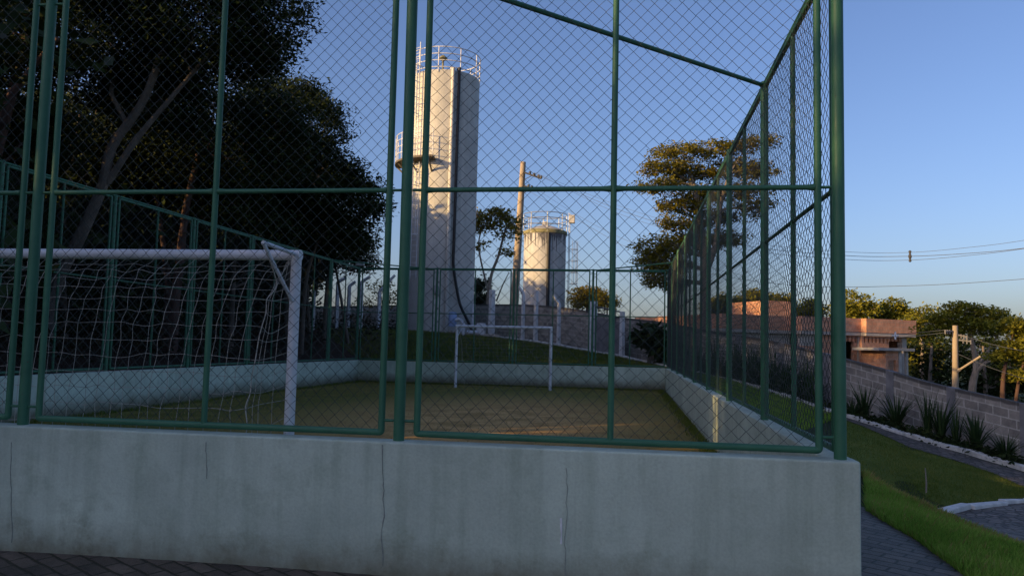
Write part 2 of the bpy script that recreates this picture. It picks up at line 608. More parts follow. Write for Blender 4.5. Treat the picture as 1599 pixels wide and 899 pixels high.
def smooth_path(pts, n=8):
    P = [np.asarray(p, float) for p in pts]
    P = [2 * P[0] - P[1]] + P + [2 * P[-1] - P[-2]]
    out = []
    for i in range(1, len(P) - 2):
        for t in np.arange(n) / n:
            a, b, c, d = P[i - 1:i + 3]
            out.append(0.5 * (2 * b + (c - a) * t + (2 * a - 5 * b + 4 * c - d) * t * t + (3 * b - 3 * c + d - a) * t ** 3))
    out.append(P[-2])
    return np.array(out)


# ------------------------------------------------------------------ terrain
XL, XR, YB, ZF = -9.357, 1.38, 21.31, -0.745       # court: left inner face, right outer face, back inner face, floor
XRI = 1.207
TH = 0.175
kerb_px = [(742, 523, 41.8), (780, 528, 40), (836, 535, 37.7), (870, 540.5, 36), (922, 549.5, 33.8), (971, 558, 31.6), (1039, 574, 29), (1110, 590, 26.6),
           (1183, 607, 24.2), (1297, 645, 21.2), (1376, 668, 19.4), (1446, 690, 18), (1500, 705, 17.1), (1566, 725, 16.1), (1650, 750, 15)]
KP = np.array([at(*k) for k in kerb_px])
kerb2_px = [(1470, 806, 11.3), (1495, 799, 11.6), (1530, 793, 11.9), (1565, 789.5, 12.2), (1599, 786.5, 12.4), (1700, 783, 12.9)]
K2 = np.array([at(*k) for k in kerb2_px])
ctrl = [tuple(p) for p in KP] + [tuple(p) for p in K2]
for p in [(1350, 741, 10.6), (1450, 796, 9.0), (1500, 820, 8.5), (1599, 860, 7.7), (1353, 796, 7.65), (1433, 843, 6.5), (1513, 899, 5.4),
          (1420, 700, 17), (1550, 740, 14.8), (1599, 762, 14), (1599, 830, 10.2), (1480, 822, 10.4), (1680, 800, 11.5), (1400, 735, 13.6), (1450, 760, 12.7),
          (690, 519, 39.8), (760, 524, 40.5), (600, 515, 38), (500, 513, 35), (690, 516, 48), (400, 520, 31)]:
    ctrl.append(tuple(at(*p)))
for x in (-9.5, -6, -3, 0, 1.5):
    ctrl.append((x, 21.7, -0.06))
for y, z in ((0, -0.91), (5, -0.80), (10, -0.62), (15, -0.42), (20, -0.15)):
    ctrl.append((1.6, y, z))
for x in (-30, -10, -5, 0, 2.2):
    for y in (-12, -4, -0.2):
        ctrl.append((x, y, -0.91))
for y in (3, 10, 18):
    ctrl.append((-9.7, y, -0.08))
    ctrl.append((-14, y, 0.35))
    ctrl.append((-22, y, 1.0))
ctrl += [(-40, 20, 1.8), (-40, 50, 3.0), (-12, 60, 2.3), (5, 55, 1.5), (14, 40, -1.4), (20, 34, -2.2), (18, 48, -1.8), (30, 40, -3.0), (28, 24, -2.6), (16, 12, -1.8), (20, 16, -2.2),
         (12, 0, -1.5), (8, -6, -0.95), (40, 0, -3), (60, 60, -4), (0, 120, 0), (-80, 80, 3), (-60, -20, 0.5), (40, 120, -3)]
CT = np.array(ctrl)
_d = np.linalg.norm(CT[:, None, :2] - CT[None, :, :2], axis=2)
_n = len(CT)
_A = np.zeros((_n + 3, _n + 3))
_A[:_n, :_n] = _d + np.eye(_n) * 0.02
_A[:_n, _n] = 1
_A[:_n, _n + 1:] = CT[:, :2]
_A[_n:, :_n] = _A[:_n, _n:].T
_w = np.linalg.solve(_A, np.concatenate([CT[:, 2], np.zeros(3)]))


def H(x, y):
    x = np.asarray(x, float)
    y = np.asarray(y, float)
    sh = x.shape
    q = np.stack([x.ravel(), y.ravel()], 1)
    d = np.linalg.norm(q[:, None] - CT[None, :, :2], axis=2)
    z = d @ _w[:_n] + _w[_n] + q @ _w[_n + 1:]
    rr = np.linalg.norm(q - np.array([0, 20.0]), axis=1)
    t = np.clip((rr - 70) / 80, 0, 1)
    z = z * (1 - t) + (-2.0) * t
    return z.reshape(sh)


def H1(x, y):
    return float(H(np.array([x]), np.array([y]))[0])


def axis_lines(lo, hi, step, extra, far):
    a = list(np.arange(lo, hi + 1e-6, step)) + extra + far
    a = sorted(a)
    out = [a[0]]
    for v in a[1:]:
        if v - out[-1] > 0.08:
            out.append(v)
        elif v in extra:
            out[-1] = v
    return np.array(out)


gx = axis_lines(-40, 46, 0.8, [XL - TH / 2, XR - TH / 2], [-700, -400, -200, -110, -70, -54, 60, 85, 130, 220, 400, 700])
gy = axis_lines(-16, 62, 0.8, [0.09, YB + TH / 2], [-400, -200, -90, -45, -26, 75, 95, 130, 200, 350, 700])
GX, GY = np.meshgrid(gx, gy)
GZ = H(GX, GY)
inL = (GX < XL - 0.05) & (GY > 0.0)
mb = MB()
ny, nx = GX.shape
idx = lambda i, j: i * nx + j
fs = []
for i in range(ny - 1):
    for j in range(nx - 1):
        cx, cy = (gx[j] + gx[j + 1]) / 2, (gy[i] + gy[i + 1]) / 2
        if XL - TH / 2 < cx < XR - TH / 2 and 0.09 < cy < YB + TH / 2:
            continue
        fs.append((idx(i, j), idx(i, j + 1), idx(i + 1, j + 1), idx(i + 1, j)))
mb.add(np.stack([GX, GY, GZ], -1).reshape(-1, 3), fs)
ground = link('ground', mb.mesh('ground'), MT['ground'], None, True)
tag(ground, kind='structure')


def sheet(name, A, B, mat, off, n=24, k=10, kind='structure'):
    """a strip draped over the ground between two plan polylines"""
    def resample(P, m):
        P = np.asarray(P, float)[:, :2]
        s = np.concatenate([[0], np.cumsum(np.linalg.norm(np.diff(P, axis=0), axis=1))])
        t = np.linspace(0, s[-1], m)
        return np.stack([np.interp(t, s, P[:, 0]), np.interp(t, s, P[:, 1])], 1)
    a, b = resample(A, n), resample(B, n)
    t = np.linspace(0, 1, k)[None, :, None]
    Q = a[:, None] * (1 - t) + b[:, None] * t
    # height of the ground sheet's own facets, so nothing pokes through
    Z = H(Q[..., 0], Q[..., 1]) + off
    m = MB()
    V = np.concatenate([Q, Z[..., None]], -1).reshape(-1, 3)
    fs = [(i * k + j, i * k + j + 1, (i + 1) * k + j + 1, (i + 1) * k + j) for i in range(n - 1) for j in range(k - 1)]
    m.add(V, fs)
    o = link(name, m.mesh(name), mat, None, True)
    # upward normals
    if o.data.polygons[0].normal.z < 0:
        o.data.flip_normals()
    tag(o, kind=kind)
    return o, Q


# court floor
mb = MB()
nx_, ny_ = 28, 52
xs = np.linspace(XL - 0.05, XRI + 0.05, nx_)
ys = np.linspace(0.12, YB + 0.05, ny_)
X_, Y_ = np.meshgrid(xs, ys)
mb.add(np.stack([X_, Y_, np.full_like(X_, ZF)], -1).reshape(-1, 3),
       [(i * nx_ + j, i * nx_ + j + 1, (i + 1) * nx_ + j + 1, (i + 1) * nx_ + j) for i in range(ny_ - 1) for j in range(nx_ - 1)])
tag(link('court_floor', mb.mesh('court_floor'), MT['court']), kind='structure')

# front walk, forest floor, roads
bank_lo = [at(1353, 796, 7.65), at(1433, 843, 6.5), at(1513, 899, 5.4), at(1640, 990, 4.3)]
bank_lo[0] = np.array([1.75, 6.0, 0]) if False else bank_lo[0]
walkA = [(-30, -0.01), (-4, -0.01), (1.39, -0.01), (1.39, 2.0), bank_lo[0][:2] + np.array([-0.9, 1.2])]
sheet('walk', [(-30, -14), (-10, -14), (4.5, -14), (bank_lo[3][0], bank_lo[3][1])], [(-30, 0.03), (-10, 0.03), (1.2, 0.03), (1.2, 0.03)], MT['paving'], 0.02, 60, 40)
sheet('side_walk', [(1.2, 0.03), (1.3, 1.5), (1.36, 3.2), (1.37, 4.6)], [bank_lo[3][:2], bank_lo[2][:2], bank_lo[1][:2], bank_lo[0][:2]], MT['paving'], 0.02, 24, 16)
sheet('forest_floor', [(XL - TH, 0.3), (XL - TH, 10), (XL - TH, YB), (-9, 27)], [(-40, 0.3), (-40, 12), (-40, 32), (-30, 46)], MT['litter'], 0.02, 40, 40)
rd_up = [at(1240, 628, 22.6), at(1297, 649, 21.0), at(1376, 672, 19.1), at(1446, 694, 17.7), at(1500, 709, 16.8), at(1566, 730, 15.8), at(1700, 772, 14.1)]
rd_lo = [at(1240, 631, 22.3), at(1300, 660, 20.2), at(1340, 672, 19.2), at(1420, 701, 17), at(1500, 724, 15.7), at(1599, 763, 14), at(1720, 812, 12.6)]
sheet('road', rd_up, rd_lo, MT['road'], 0.03, 40, 10)
pk_lo = [at(1474, 808, 11.2), at(1505, 823, 8.45), at(1599, 861, 7.65), at(1720, 906, 6.85)]
sheet('parking_apron', [K2[0], K2[2], K2[4], K2[5]], pk_lo, MT['road'], 0.03, 24, 12)


def kerb_chain(name, P, wid, hgt, seed):
    r = random.Random(seed)
    m = MB()
    Q = smooth_path(P, 14)
    s = np.concatenate([[0], np.cumsum(np.linalg.norm(np.diff(Q[:, :2], axis=0), axis=1))])
    t = 0.0
    while t < s[-1] - 0.3:
        L = r.uniform(0.55, 0.95)
        e = min(t + L - r.uniform(0.01, 0.03), s[-1])
        a = np.array([np.interp(t, s, Q[:, k]) for k in range(2)])
        b = np.array([np.interp(e, s, Q[:, k]) for k in range(2)])
        d = (b - a) / np.linalg.norm(b - a)
        nn = np.array([-d[1], d[0]]) * wid / 2 * r.uniform(0.85, 1.15)
        sh = np.array([-d[1], d[0]]) * r.uniform(-0.025, 0.025)
        za, zb = H1(*a), H1(*b)
        h0, h1 = hgt * r.uniform(0.8, 1.2), hgt * r.uniform(0.8, 1.2)
        c = [a + nn + sh, a - nn + sh, b - nn + sh, b + nn + sh]
        V = [(c[0][0], c[0][1], za - .15), (c[1][0], c[1][1], za - .15), (c[2][0], c[2][1], zb - .15), (c[3][0], c[3][1], zb - .15)]
        V += [(c[0][0], c[0][1], za + h0), (c[1][0], c[1][1], za + h0 * r.uniform(.85, 1)), (c[2][0], c[2][1], zb + h1), (c[3][0], c[3][1], zb + h1 * r.uniform(.85, 1))]
        m.add(V, [(0, 3, 2, 1), (4, 5, 6, 7), (0, 1, 5, 4), (1, 2, 6, 5), (2, 3, 7, 6), (3, 0, 4, 7)])
        t += L
    o = link(name, m.mesh(name), MT['kerb'], None, False, 0.02)
    tag(o, kind='structure')


kerb_chain('kerb', KP[1:], 0.18, 0.11, 3)
kerb_chain('kerb', K2, 0.14, 0.09, 5)


# ------------------------------------------------------------------ court walls
def jag(x0, z0, z1, amp, r, step=0.06, drift=0.0):
    pts = []
    z = z0
    x = x0
    while z > z1:
        pts.append((x, z))
        z -= step * r.uniform(0.6, 1.4)
        x += r.uniform(-amp, amp) + drift * step
    return pts


def court_wall(lo, hi, label, copings=True):
    c = ((lo[0] + hi[0]) / 2, (lo[1] + hi[1]) / 2, lo[2])
    t = thing('court_wall', label, 'wall', c, 'walls around the court')
    m = MB()
    m.box(lo, (hi[0], hi[1], hi[2] - 0.0))
    part('wall_body', m, MT['wall'], t, False, 0.014)
    return t


fwall = court_wall((-16.0, 0.0, -1.25), (XR, TH, 0.0), 'low painted wall with cracks across the foreground, nearest the viewer')
court_wall((XL - TH, TH + .002, -1.0), (XL, YB + TH, 0.0), 'low painted court wall behind the near goal, on the forest side')
court_wall((XL + .002, YB, -1.0), (XRI - .002, YB + TH, 0.0), 'low painted court wall behind the far goal, below the grass bank')
court_wall((XRI, TH + .002, -1.25), (XR, YB + TH, -0.003), 'low painted court wall beside the spiky plants and road, seen obliquely')
r_ = random.Random(11)


def crack(px, ytop, ybot, wid, mat, name, amp=0.012, depth=0.004):
    a = onplane(px, ytop, 1, 0.0)
    b = onplane(px, ybot, 1, 0.0)
    b[2] = max(b[2], -0.9)
    pts = jag(a[0], min(a[2], -0.02), b[2], amp, r_, 0.045, 0)
    # pull the end towards the wanted x
    k = len(pts)
    m = MB()
    L = []
    for i, (x, z) in enumerate(pts):
        x = x + (b[0] - pts[-1][0]) * i / max(1, k - 1)
        L.append((x, z, wid * r_.uniform(0.3, 1.4)))
    V, F = [], []
    for (x, z, ww) in L:
        V += [(x - ww / 2, -depth, z), (x + ww / 2, -depth, z), (x + ww / 2, 0.004, z), (x - ww / 2, 0.004, z)]
    for i in range(k - 1):
        a_, b_ = 4 * i, 4 * i + 4
        F += [(a_, b_, b_ + 1, a_ + 1), (a_ + 1, b_ + 1, b_ + 2, a_ + 2), (a_ + 3, a_, b_, b_ + 3)]
    m.add(V, F)
    o = part(name, m, mat, fwall)
    return o


crack(597, 693, 899, 0.006, MT['crack'], 'crack', 0.010, 0.003)
crack(884, 730, 899, 0.004, MT['crack'], 'crack', 0.010, 0.003)
crack(322, 690, 760, 0.005, MT['crack'], 'crack', 0.006, 0.003)
crack(18, 690, 850, 0.004, MT['crack'], 'crack', 0.006, 0.003)
tag(crack(876, 808, 852, 0.014, MT['filler'], 'filler', 0.006, 0.005), 'white filler smeared in a crack')


# ------------------------------------------------------------------ chain link fences
ZT, ZM = 3.26, 1.68
HD = 0.0453          # half a mesh diagonal


def chain_mesh(wd, ht, seed, rad=0.0023):
    r = np.random.default_rng(seed)
    nc, nr = int(wd / HD), int(ht / HD)
    hx, hz = wd / nc, ht / nr
    # slow waviness shared by neighbouring wires
    def wav(x, z):
        return (0.006 * np.sin(x * 2.1 + seed) * np.sin(z * 1.7 + 1.3 * seed) + 0.004 * np.sin(5.1 * x + 3.3 * z + seed),
                0.007 * np.sin(x * 1.3 + 2 * seed) * np.cos(z * 1.1) + 0.004 * np.sin(4.3 * z - 3.7 * x))
    V, n3 = [], 3
    th = np.arange(n3) * 2 * math.pi / n3
    faces = []
    base = 0
    j = np.arange(nr + 1)
    for k in range(nc):
        right = (j + k) % 2 == 1
        x = k * hx + hx * right
        z = j * hz
        # knuckle: wires pass in front of / behind each other
        y = np.where(right, 0.002, -0.002)
        dx, dz = wav(x, z)
        x = x + dx + r.normal(0, 0.0012, len(x))
        z = z + dz + r.normal(0, 0.0010, len(z))
        z[0], z[-1] = 0, ht
        P = np.stack([x, y, z], 1)
        ring = P[:, None, :] + rad * np.stack([np.cos(th), np.sin(th), np.zeros(n3)], 1)[None]
        V.append(ring.reshape(-1, 3))
        m = len(P)
        i0 = base + (np.arange(m - 1) * n3)[:, None] + np.arange(n3)[None]
        i1 = base + (np.arange(m - 1) * n3)[:, None] + (np.arange(n3)[None] + 1) % n3
        faces.append(np.stack([i0, i1, i1 + n3, i0 + n3], -1).reshape(-1, 4))
        base += m * n3
    V = np.concatenate(V)
    F = np.concatenate(faces)
    me = bpy.data.meshes.new('chain_link')
    me.vertices.add(len(V))
    me.vertices.foreach_set('co', V.astype(np.float32).ravel())
    me.loops.add(F.size)
    me.loops.foreach_set('vertex_index', F.astype(np.int32).ravel())
    me.polygons.add(len(F))
    me.polygons.foreach_set('loop_start', np.arange(0, F.size, 4, dtype=np.int32))
    me.polygons.foreach_set('loop_total', np.full(len(F), 4, dtype=np.int32))
    me.update(calc_edges=True)
    me.materials.append(MT['wire'])
    me.polygons.foreach_set('use_smooth', [True] * len(F))
    return me


def rounded_rect(w, z0, z1, rc, n=5):
    pts = []
    for cx, cz, a in ((rc, z0 + rc, math.pi), (w - rc, z0 + rc, 1.5 * math.pi), (w - rc, z1 - rc, 0), (rc, z1 - rc, 0.5 * math.pi)):
        for i in range(n + 1):
            t = a + i / n * math.pi / 2
            pts.append((cx + rc * math.cos(t), 0, cz + rc * math.sin(t)))
    # densify the sides so the tube stays even
    return pts


CH, FR = {}, {}


def frame_mesh(wd, gap, z0=0.05, z1=3.2):
    m = MB()
    m.tube(rounded_rect(wd, z0, z1, 0.015), 0.0225, 10, closed=True)
    m.cyl((wd / 2, 0, z0), (wd / 2, 0, z1), 0.021, n=10)
    for a, b in ((0.0, wd / 2 - 0.0), (wd / 2, wd)):
        m.cyl((a, 0, ZM), (b, 0, ZM), 0.0165, n=10)
    # weld swellings where the rail meets the stiles
    for x, s in ((0.02, 1), (wd / 2 - 0.02, -1), (wd / 2 + 0.02, 1), (wd - 0.02, -1)):
        m.tube([(x, 0, ZM), (x + s * 0.05, 0, ZM)], [0.022, 0.0165], 10)
    # pegs that tie the frame to its posts
    for x, s in ((0, -1), (wd, 1)):
        for z in (0.13, ZM, z1 - 0.1):
            m.cyl((x, 0, z), (x + s * gap, 0, z), 0.0095, n=8)
    return m.mesh('panel_frame')


PANEL_N = [0]


def panel(fence, P0, P1, gap, inside, postr=0.042):
    """a framed chain link panel between two posts of a fence"""
    P0, P1 = np.asarray(P0, float), np.asarray(P1, float)
    L = np.linalg.norm(P1 - P0)
    d = (P1 - P0) / L
    off = gap + 0.04
    wd = L - 2 * off
    key = (round(wd, 2), round(gap, 2))
    if key not in FR:
        FR[key] = frame_mesh(wd, gap + 0.0, )
        FR[key].materials.append(MT['green'])
        FR[key].polygons.foreach_set('use_smooth', [True] * len(FR[key].polygons))
        FR[key].set_sharp_from_angle(angle=math.radians(50))
    ck = (round(wd, 2), PANEL_N[0] % 3)
    if ck not in CH:
        CH[ck] = chain_mesh(wd - 0.04, 3.13, PANEL_N[0] + 1)
    PANEL_N[0] += 1
    o = bpy.data.objects.new('panel_frame', FR[key])
    col.objects.link(o)
    o.parent = fence
    org = np.array(fence.location[:])
    p = P0 + d * off - org[:2]
    o.location = (p[0], p[1], 0.0 - org[2])
    o.rotation_euler = (0, 0, math.atan2(d[1], d[0]))
    c = bpy.data.objects.new('chain_link', CH[ck])
    col.objects.link(c)
    c.parent = o
    c.location = (0.02, 0.022 * inside, 0.06)
    return o


def post(fence, x, y, r=0.037, top=ZT):
    m = MB()
    rr = random.uniform(-0.006, 0.006)
    m.tube([(x, y, -0.02), (x, y, 1.2), (x + rr, y + rr, top)], r, 14)
    m.lathe([(0.0, 0.012), (r * 0.7, 0.010), (r + 0.002, 0.0), (r + 0.002, -0.006)], (x + rr, y + rr, top), 14)
    part('post', m, MT['green'], fence, True)


def fence(label, pts, gap, inside, rail=True, skip=()):
    c = np.mean(np.array(pts), axis=0)
    t = thing('chain_link_fence', label, 'fence', (c[0], c[1], 0.0), 'green chain link fences around the court')
    for i, p in enumerate(pts):
        if i not in skip:
            post(t, p[0], p[1])
    for a, b in zip(pts[:-1], pts[1:]):
        panel(t, a, b, gap, inside)
    if rail:
        m = MB()
        m.cyl((pts[0][0], pts[0][1], ZT - 0.02), (pts[-1][0], pts[-1][1], ZT - 0.02), 0.021, n=8)
        part('top_rail', m, MT['green'], t, True)
    return t


XS, XLS, YBS = XR - 0.1, XL - 0.09, YB + 0.09
dY = (YBS - 0.09) / 8
fp = [(-9.45, 0.09), (-7.08, 0.09), (-4.29, 0.09), (-1.503, 0.09), (1.285, 0.09)]
ff = fence('green pipe fence standing on the foreground wall, closest and largest of the fences', fp, 0.082, 1)
rf = fence('green mesh fence receding along the road side, left of the block wall', [(XS, 0.09 + dY * k) for k in range(9)], 0.055, 1, skip=(0, 8))
lf = fence('green mesh fence in front of the dark forest, behind the near goal', [(XLS, 0.09 + dY * k) for k in range(9)], 0.075, -1, skip=(0, 8))
bf = fence('green mesh fence at the far end, behind the far goal and before the tower', [(XLS, YBS), (-6.63, YBS), (-3.91, YBS), (-1.22, YBS), (XS, YBS)], 0.075, -1)
for fnc, a, b in ((rf, (XS, 0.09 + dY, ZT - .03), (-1.503, 0.09, ZT - .03)), (lf, (XLS, YBS - dY, ZT - .04), (-6.63, YBS, ZT - .04)), (rf, (XS, YBS - dY, ZT - .04), (-1.22, YBS, ZT - .04))):
    m = MB()
    m.cyl(a, b, 0.021, n=8)
    part('corner_brace', m, MT['green'], fnc, True)

# floodlight on the far corner post
fx, fy = XLS, YBS
t = thing('floodlight', 'small grey floodlight on top of the fence corner post left of the tower', 'floodlight', (fx, fy, ZT))
m = MB()
m.box((fx - .16, fy - .05, ZT + .05), (fx + .16, fy + .03, ZT + .20))
part('lamp_housing', m, MT['steel'], t, False, 0.015)
m = MB()
m.box((fx - .14, fy - .056, ZT + .07), (fx + .14, fy - .0505, ZT + .18))
part('lens', m, MT['pvc'], t)
m = MB()
m.tube([(fx, fy, ZT - .02), (fx, fy, ZT + .06)], 0.015, 8)
part('bracket', m, MT['dsteel'], t)


# ------------------------------------------------------------------ goals
def goal(label, xl, xr, y, h, r, back, netseed, cell, cord, bracket_right=True, dirn=-1):
    t = thing('football_goal', label, 'goal', ((xl + xr) / 2, y, ZF))
    z0, z1 = ZF, ZF + h
    for x in (xl, xr):
        m = MB()
        m.tube([(x, y, z0), (x, y, z1 - r)], r, 18)
        part('goalpost', m, MT['white'], t, True)
    m = MB()
    m.tube([(xl - r * 0.9, y, z1 - r), (xr + r * 0.9, y, z1 - r)], r * 1.02, 18)
    part('crossbar', m, MT['white'], t, True)
    for x in (xl, xr):
        m = MB()
        e = (x - 0.06 if x == xr else x + 0.06, y + dirn * back, z1 + 0.0)
        m.tube([(x, y + dirn * r * .6, z1 - r * .9), e], 0.016, 8)
        m.tube([e, (x, y + dirn * r * .6, z1 - 0.42)], 0.014, 8)
        part('stanchion', m, MT['white'], t, True)
    # net: roof to the stanchion ends, then the hanging back and the sides
    r = np.random.default_rng(netseed)
    nc = int((xr - xl) / cell)
    path = [(0.0, z1 - 0.06), (back * .55, z1 - 0.26), (back * .82, z1 - .62), (back * .95, z1 - 1.1), (back * 1.0, z1 - 1.6), (back * 1.02, z0 + .02)]
    path = smooth_path([(0, a, b) for a, b in path], 4)[:, 1:]
    nr = len(path)
    G = np.zeros((nc + 1, nr, 3))
    for i in range(nc + 1):
        u = i / nc
        ph = r.uniform(0, 6.3)
        for j in range(nr):
            s = j / (nr - 1)
            x = xl + (xr - xl) * u - (0.10 * s if u > 0.5 else -0.10 * s) * abs(2 * u - 1) + 0.02 * math.sin(3 * s + ph) * s
            pull = -0.28 * s * max(0.0, (u - 0.55)) * math.sin(math.pi * s)
            G[i, j] = (x + pull + r.normal(0, 0.007), y + dirn * path[j, 0] + r.normal(0, 0.008), path[j, 1] + r.normal(0, 0.008) + 0.03 * math.sin(u * 13 + j) * s * (1 - s))
    m = MB()
    for i in range(nc + 1):
        m.tube(smooth_path(G[i], 3), cord, 3, False)
    for j in range(2, nr):
        m.tube(smooth_path(G[:, j], 3), cord, 3, False)
    # knots
    for i in range(nc + 1):
        for j in range(2, nr):
            p = G[i, j]
            m.tube([p - [0, 0, cord * 1.6], p + [0, 0, cord * 1.6]], cord * 1.9, 5)
    for x, s in ((xl, 1), (xr, -1)):
        rows = []
        for j in range(1, nr - 1):
            p = np.array([x, y + dirn * .03, path[j, 1] + 0.05])
            q = G[0 if s == 1 else nc, j]
            mid = (p + q) / 2 + [s * 0.05, 0, -0.05 + r.normal(0, .03)]
            ln = smooth_path([p, mid, q], 5)
            rows.append(ln)
            m.tube(ln, cord, 3, False)
        for c_ in (3, 6, 8):
            m.tube(smooth_path([rw[c_] for rw in rows], 2), cord, 3, False)
    part('net', m, MT['net'], t)
    # the heavier corner ropes
    for i in (0, nc):
        m = MB()
        pts = [G[i, j] + r.normal(0, 0.006, 3) for j in range(4, nr)]
        pts = [np.array([(xr - .06) if i else (xl + .06), y + dirn * back, z1])] + pts
        m.tube(smooth_path(pts, 3), cord * 2.0, 5)
        part('net_rope', m, MT['net'], t)
    return t


goal('white football goal near the viewer, seen from behind through the front fence', -5.62, -2.615, 0.85, 2.105, 0.041, 0.46, 4, 0.118, 0.0021)
goal('small white football goal at the far end of the court', -5.45, -2.42, 19.50, 2.0, 0.044, -0.75, 5, 0.15, 0.0016)


# ------------------------------------------------------------------ perimeter block wall
wall_px = [(300, 480, 34), (420, 480, 39), (520, 478, 43), (640, 476, 47), (740, 475, 44), (822, 475.5, 40), (888, 481, 37), (969, 495, 33.4), (1031, 502.5, 30.8), (1100, 515, 28.4),
           (1200, 531, 25.6), (1320, 560.5, 22.4), (1385, 578, 20.95), (1450, 597, 19.6), (1530, 615, 18.1), (1599, 630.5, 17), (1750, 668, 15)]
WP = smooth_path([at(*p) for p in wall_px], 6)


def wall_strip(P, th, below=0.5, step=0.4):
    s = np.concatenate([[0], np.cumsum(np.linalg.norm(np.diff(P[:, :2], axis=0), axis=1))])
    t = np.arange(0, s[-1], step)
    Q = np.stack([np.interp(t, s, P[:, k]) for k in range(3)], 1)
    T = np.gradient(Q[:, :2], axis=0)
    T /= np.linalg.norm(T, axis=1, keepdims=True)
    N = np.stack([T[:, 1], -T[:, 0]], 1)          # towards the camera side
    return Q, T, N, t


Q, T, N, S = wall_strip(WP, 0.15)
base = H(Q[:, 0], Q[:, 1]) - 0.5
V, F, UV = [], [], []
for i in range(len(Q)):
    a = Q[i, :2] + N[i] * 0.0
    b = Q[i, :2] - N[i] * 0.15
    V += [(a[0], a[1], base[i]), (a[0], a[1], Q[i, 2]), (b[0], b[1], Q[i, 2]), (b[0], b[1], base[i])]
    h = Q[i, 2] - base[i]
    UV += [(S[i], h), (S[i], 0.0), (S[i], -0.15), (S[i], h)]
for i in range(len(Q) - 1):
    a, b = 4 * i, 4 * i + 4
    F += [(a, b, b + 1, a + 1), (a + 1, b + 1, b + 2, a + 2), (a + 2, b + 2, b + 3, a + 3)]
mb = MB()
mb.add(V, F)
wt = thing('block_wall', 'long grey concrete block wall with dark stained top, sloping down beside the road', 'wall', (Q[40][0], Q[40][1], base[40]))
wo = part('blockwork', mb, MT['block'], wt)
uvl = wo.data.uv_layers.new(name='UVMap')
UVa = np.array(UV)
li = np.zeros(len(wo.data.loops), dtype=np.int32)
wo.data.loops.foreach_get('vertex_index', li)
uvl.data.foreach_set('uv', UVa[li].astype(np.float32).ravel())


def pilaster(px, depth_guess):
    # nearest wall station to that sight line
    rel = Q - CAM
    dep = rel @ FW
    xs_ = PW / 2 + FPX * (rel @ RT) / dep
    i = int(np.argmin(np.abs(xs_ - px)))
    m = MB()
    t2, n2 = T[i], N[i]
    sl = (Q[min(i + 1, len(Q) - 1), 2] - Q[i - 1, 2]) / (2 * 0.4)
    V = []
    for z_ in (0, 1):
        for a, b in ((-.13, .012), (.13, .012), (.13, -.17), (-.13, -.17)):
            p = Q[i, :2] + t2 * a + n2 * b
            V.append((p[0], p[1], base[i] if z_ == 0 else Q[i, 2] + sl * a + 0.006))
    m.add(V, [(0, 1, 2, 3), (4, 7, 6, 5), (0, 4, 5, 1), (1, 5, 6, 2), (2, 6, 7, 3), (3, 7, 4, 0)])
    part('pilaster', m, MT['pilaster'], wt)


for px in (1382, 1487, 1590, 1290, 1215, 1150, 1090):
    pilaster(px, 20)

# whitewashed posts with a bent head, and the straight gate posts
pdat = [
    (488, 511, 34, 'b', 442, (506, 435), 'bent white concrete post in front of the trees, leftmost of the row'),
    (525, 511, 35.5, 'b', 440, (538.5, 433), 'bent white concrete post, second in the row left of the floodlight'),
    (543, 512, 37.5, 'b', 447, (553, 439), 'short bent white concrete post with its dark head, just left of the floodlight post'),
    (562.5, 511, 37, 'b', 440, (576, 431), 'bent white concrete post directly below the floodlight'),
    (590.5, 514, 38, 'b', 456, (615, 429), 'bent white concrete post with a long slanted head, nearest the tower on the forest side'),
    (767, 525, 40.4, 's', 452, None, 'thick straight white post just right of the water tower'),
    (816, 529, 38.6, 'b', 460, (809, 447), 'white post with its head tilted left, below the leaning utility pole'),
    (836, 533, 37.8, 's', 453, None, 'thin straight white post in front of the round tank'),
    (872, 538, 36.2, 'b', 475, (863, 461), 'white post with its head tilted left, right of the round tank base'),
    (926, 550, 33.6, 's', 470, None, 'thick white gate post on the round yellow bush side of the iron gate'),
    (971, 558, 31.6, 's', 486, None, 'white gate post with a dark iron stile, on the tree side of the iron gate'),
]
for (px, pyb, dep, kd, pyt, hd, lab) in pdat:
    b = at(px, pyb, dep)
    b[2] = H1(b[0], b[1]) - 0.05
    tp = at(px + (pyb - pyt) * 0.017 * 0.2, pyt, dep)
    w2 = 0.085 if kd == 'b' else 0.10
    if 'thick' in lab:
        w2 = 0.15
    m = MB()
    pts = [b, np.array([b[0], b[1], tp[2]])]
    rad = [w2 * 1.25, w2 * 1.1]
    if hd is not None:
        h_ = at(hd[0], hd[1], dep)
        pts += [np.array([b[0], b[1], tp[2]]) + (h_ - tp) * 0.12 + [0, 0, .02], np.array([b[0], b[1], tp[2]]) + (h_ - tp)]
        rad += [w2 * 1.05, w2 * 0.85]
    m.tube(pts, rad, 4)
    single('concrete_post', m, MT['conc_white'], lab, 'post', 'white concrete posts along the block wall', False, 0.012, org=b)

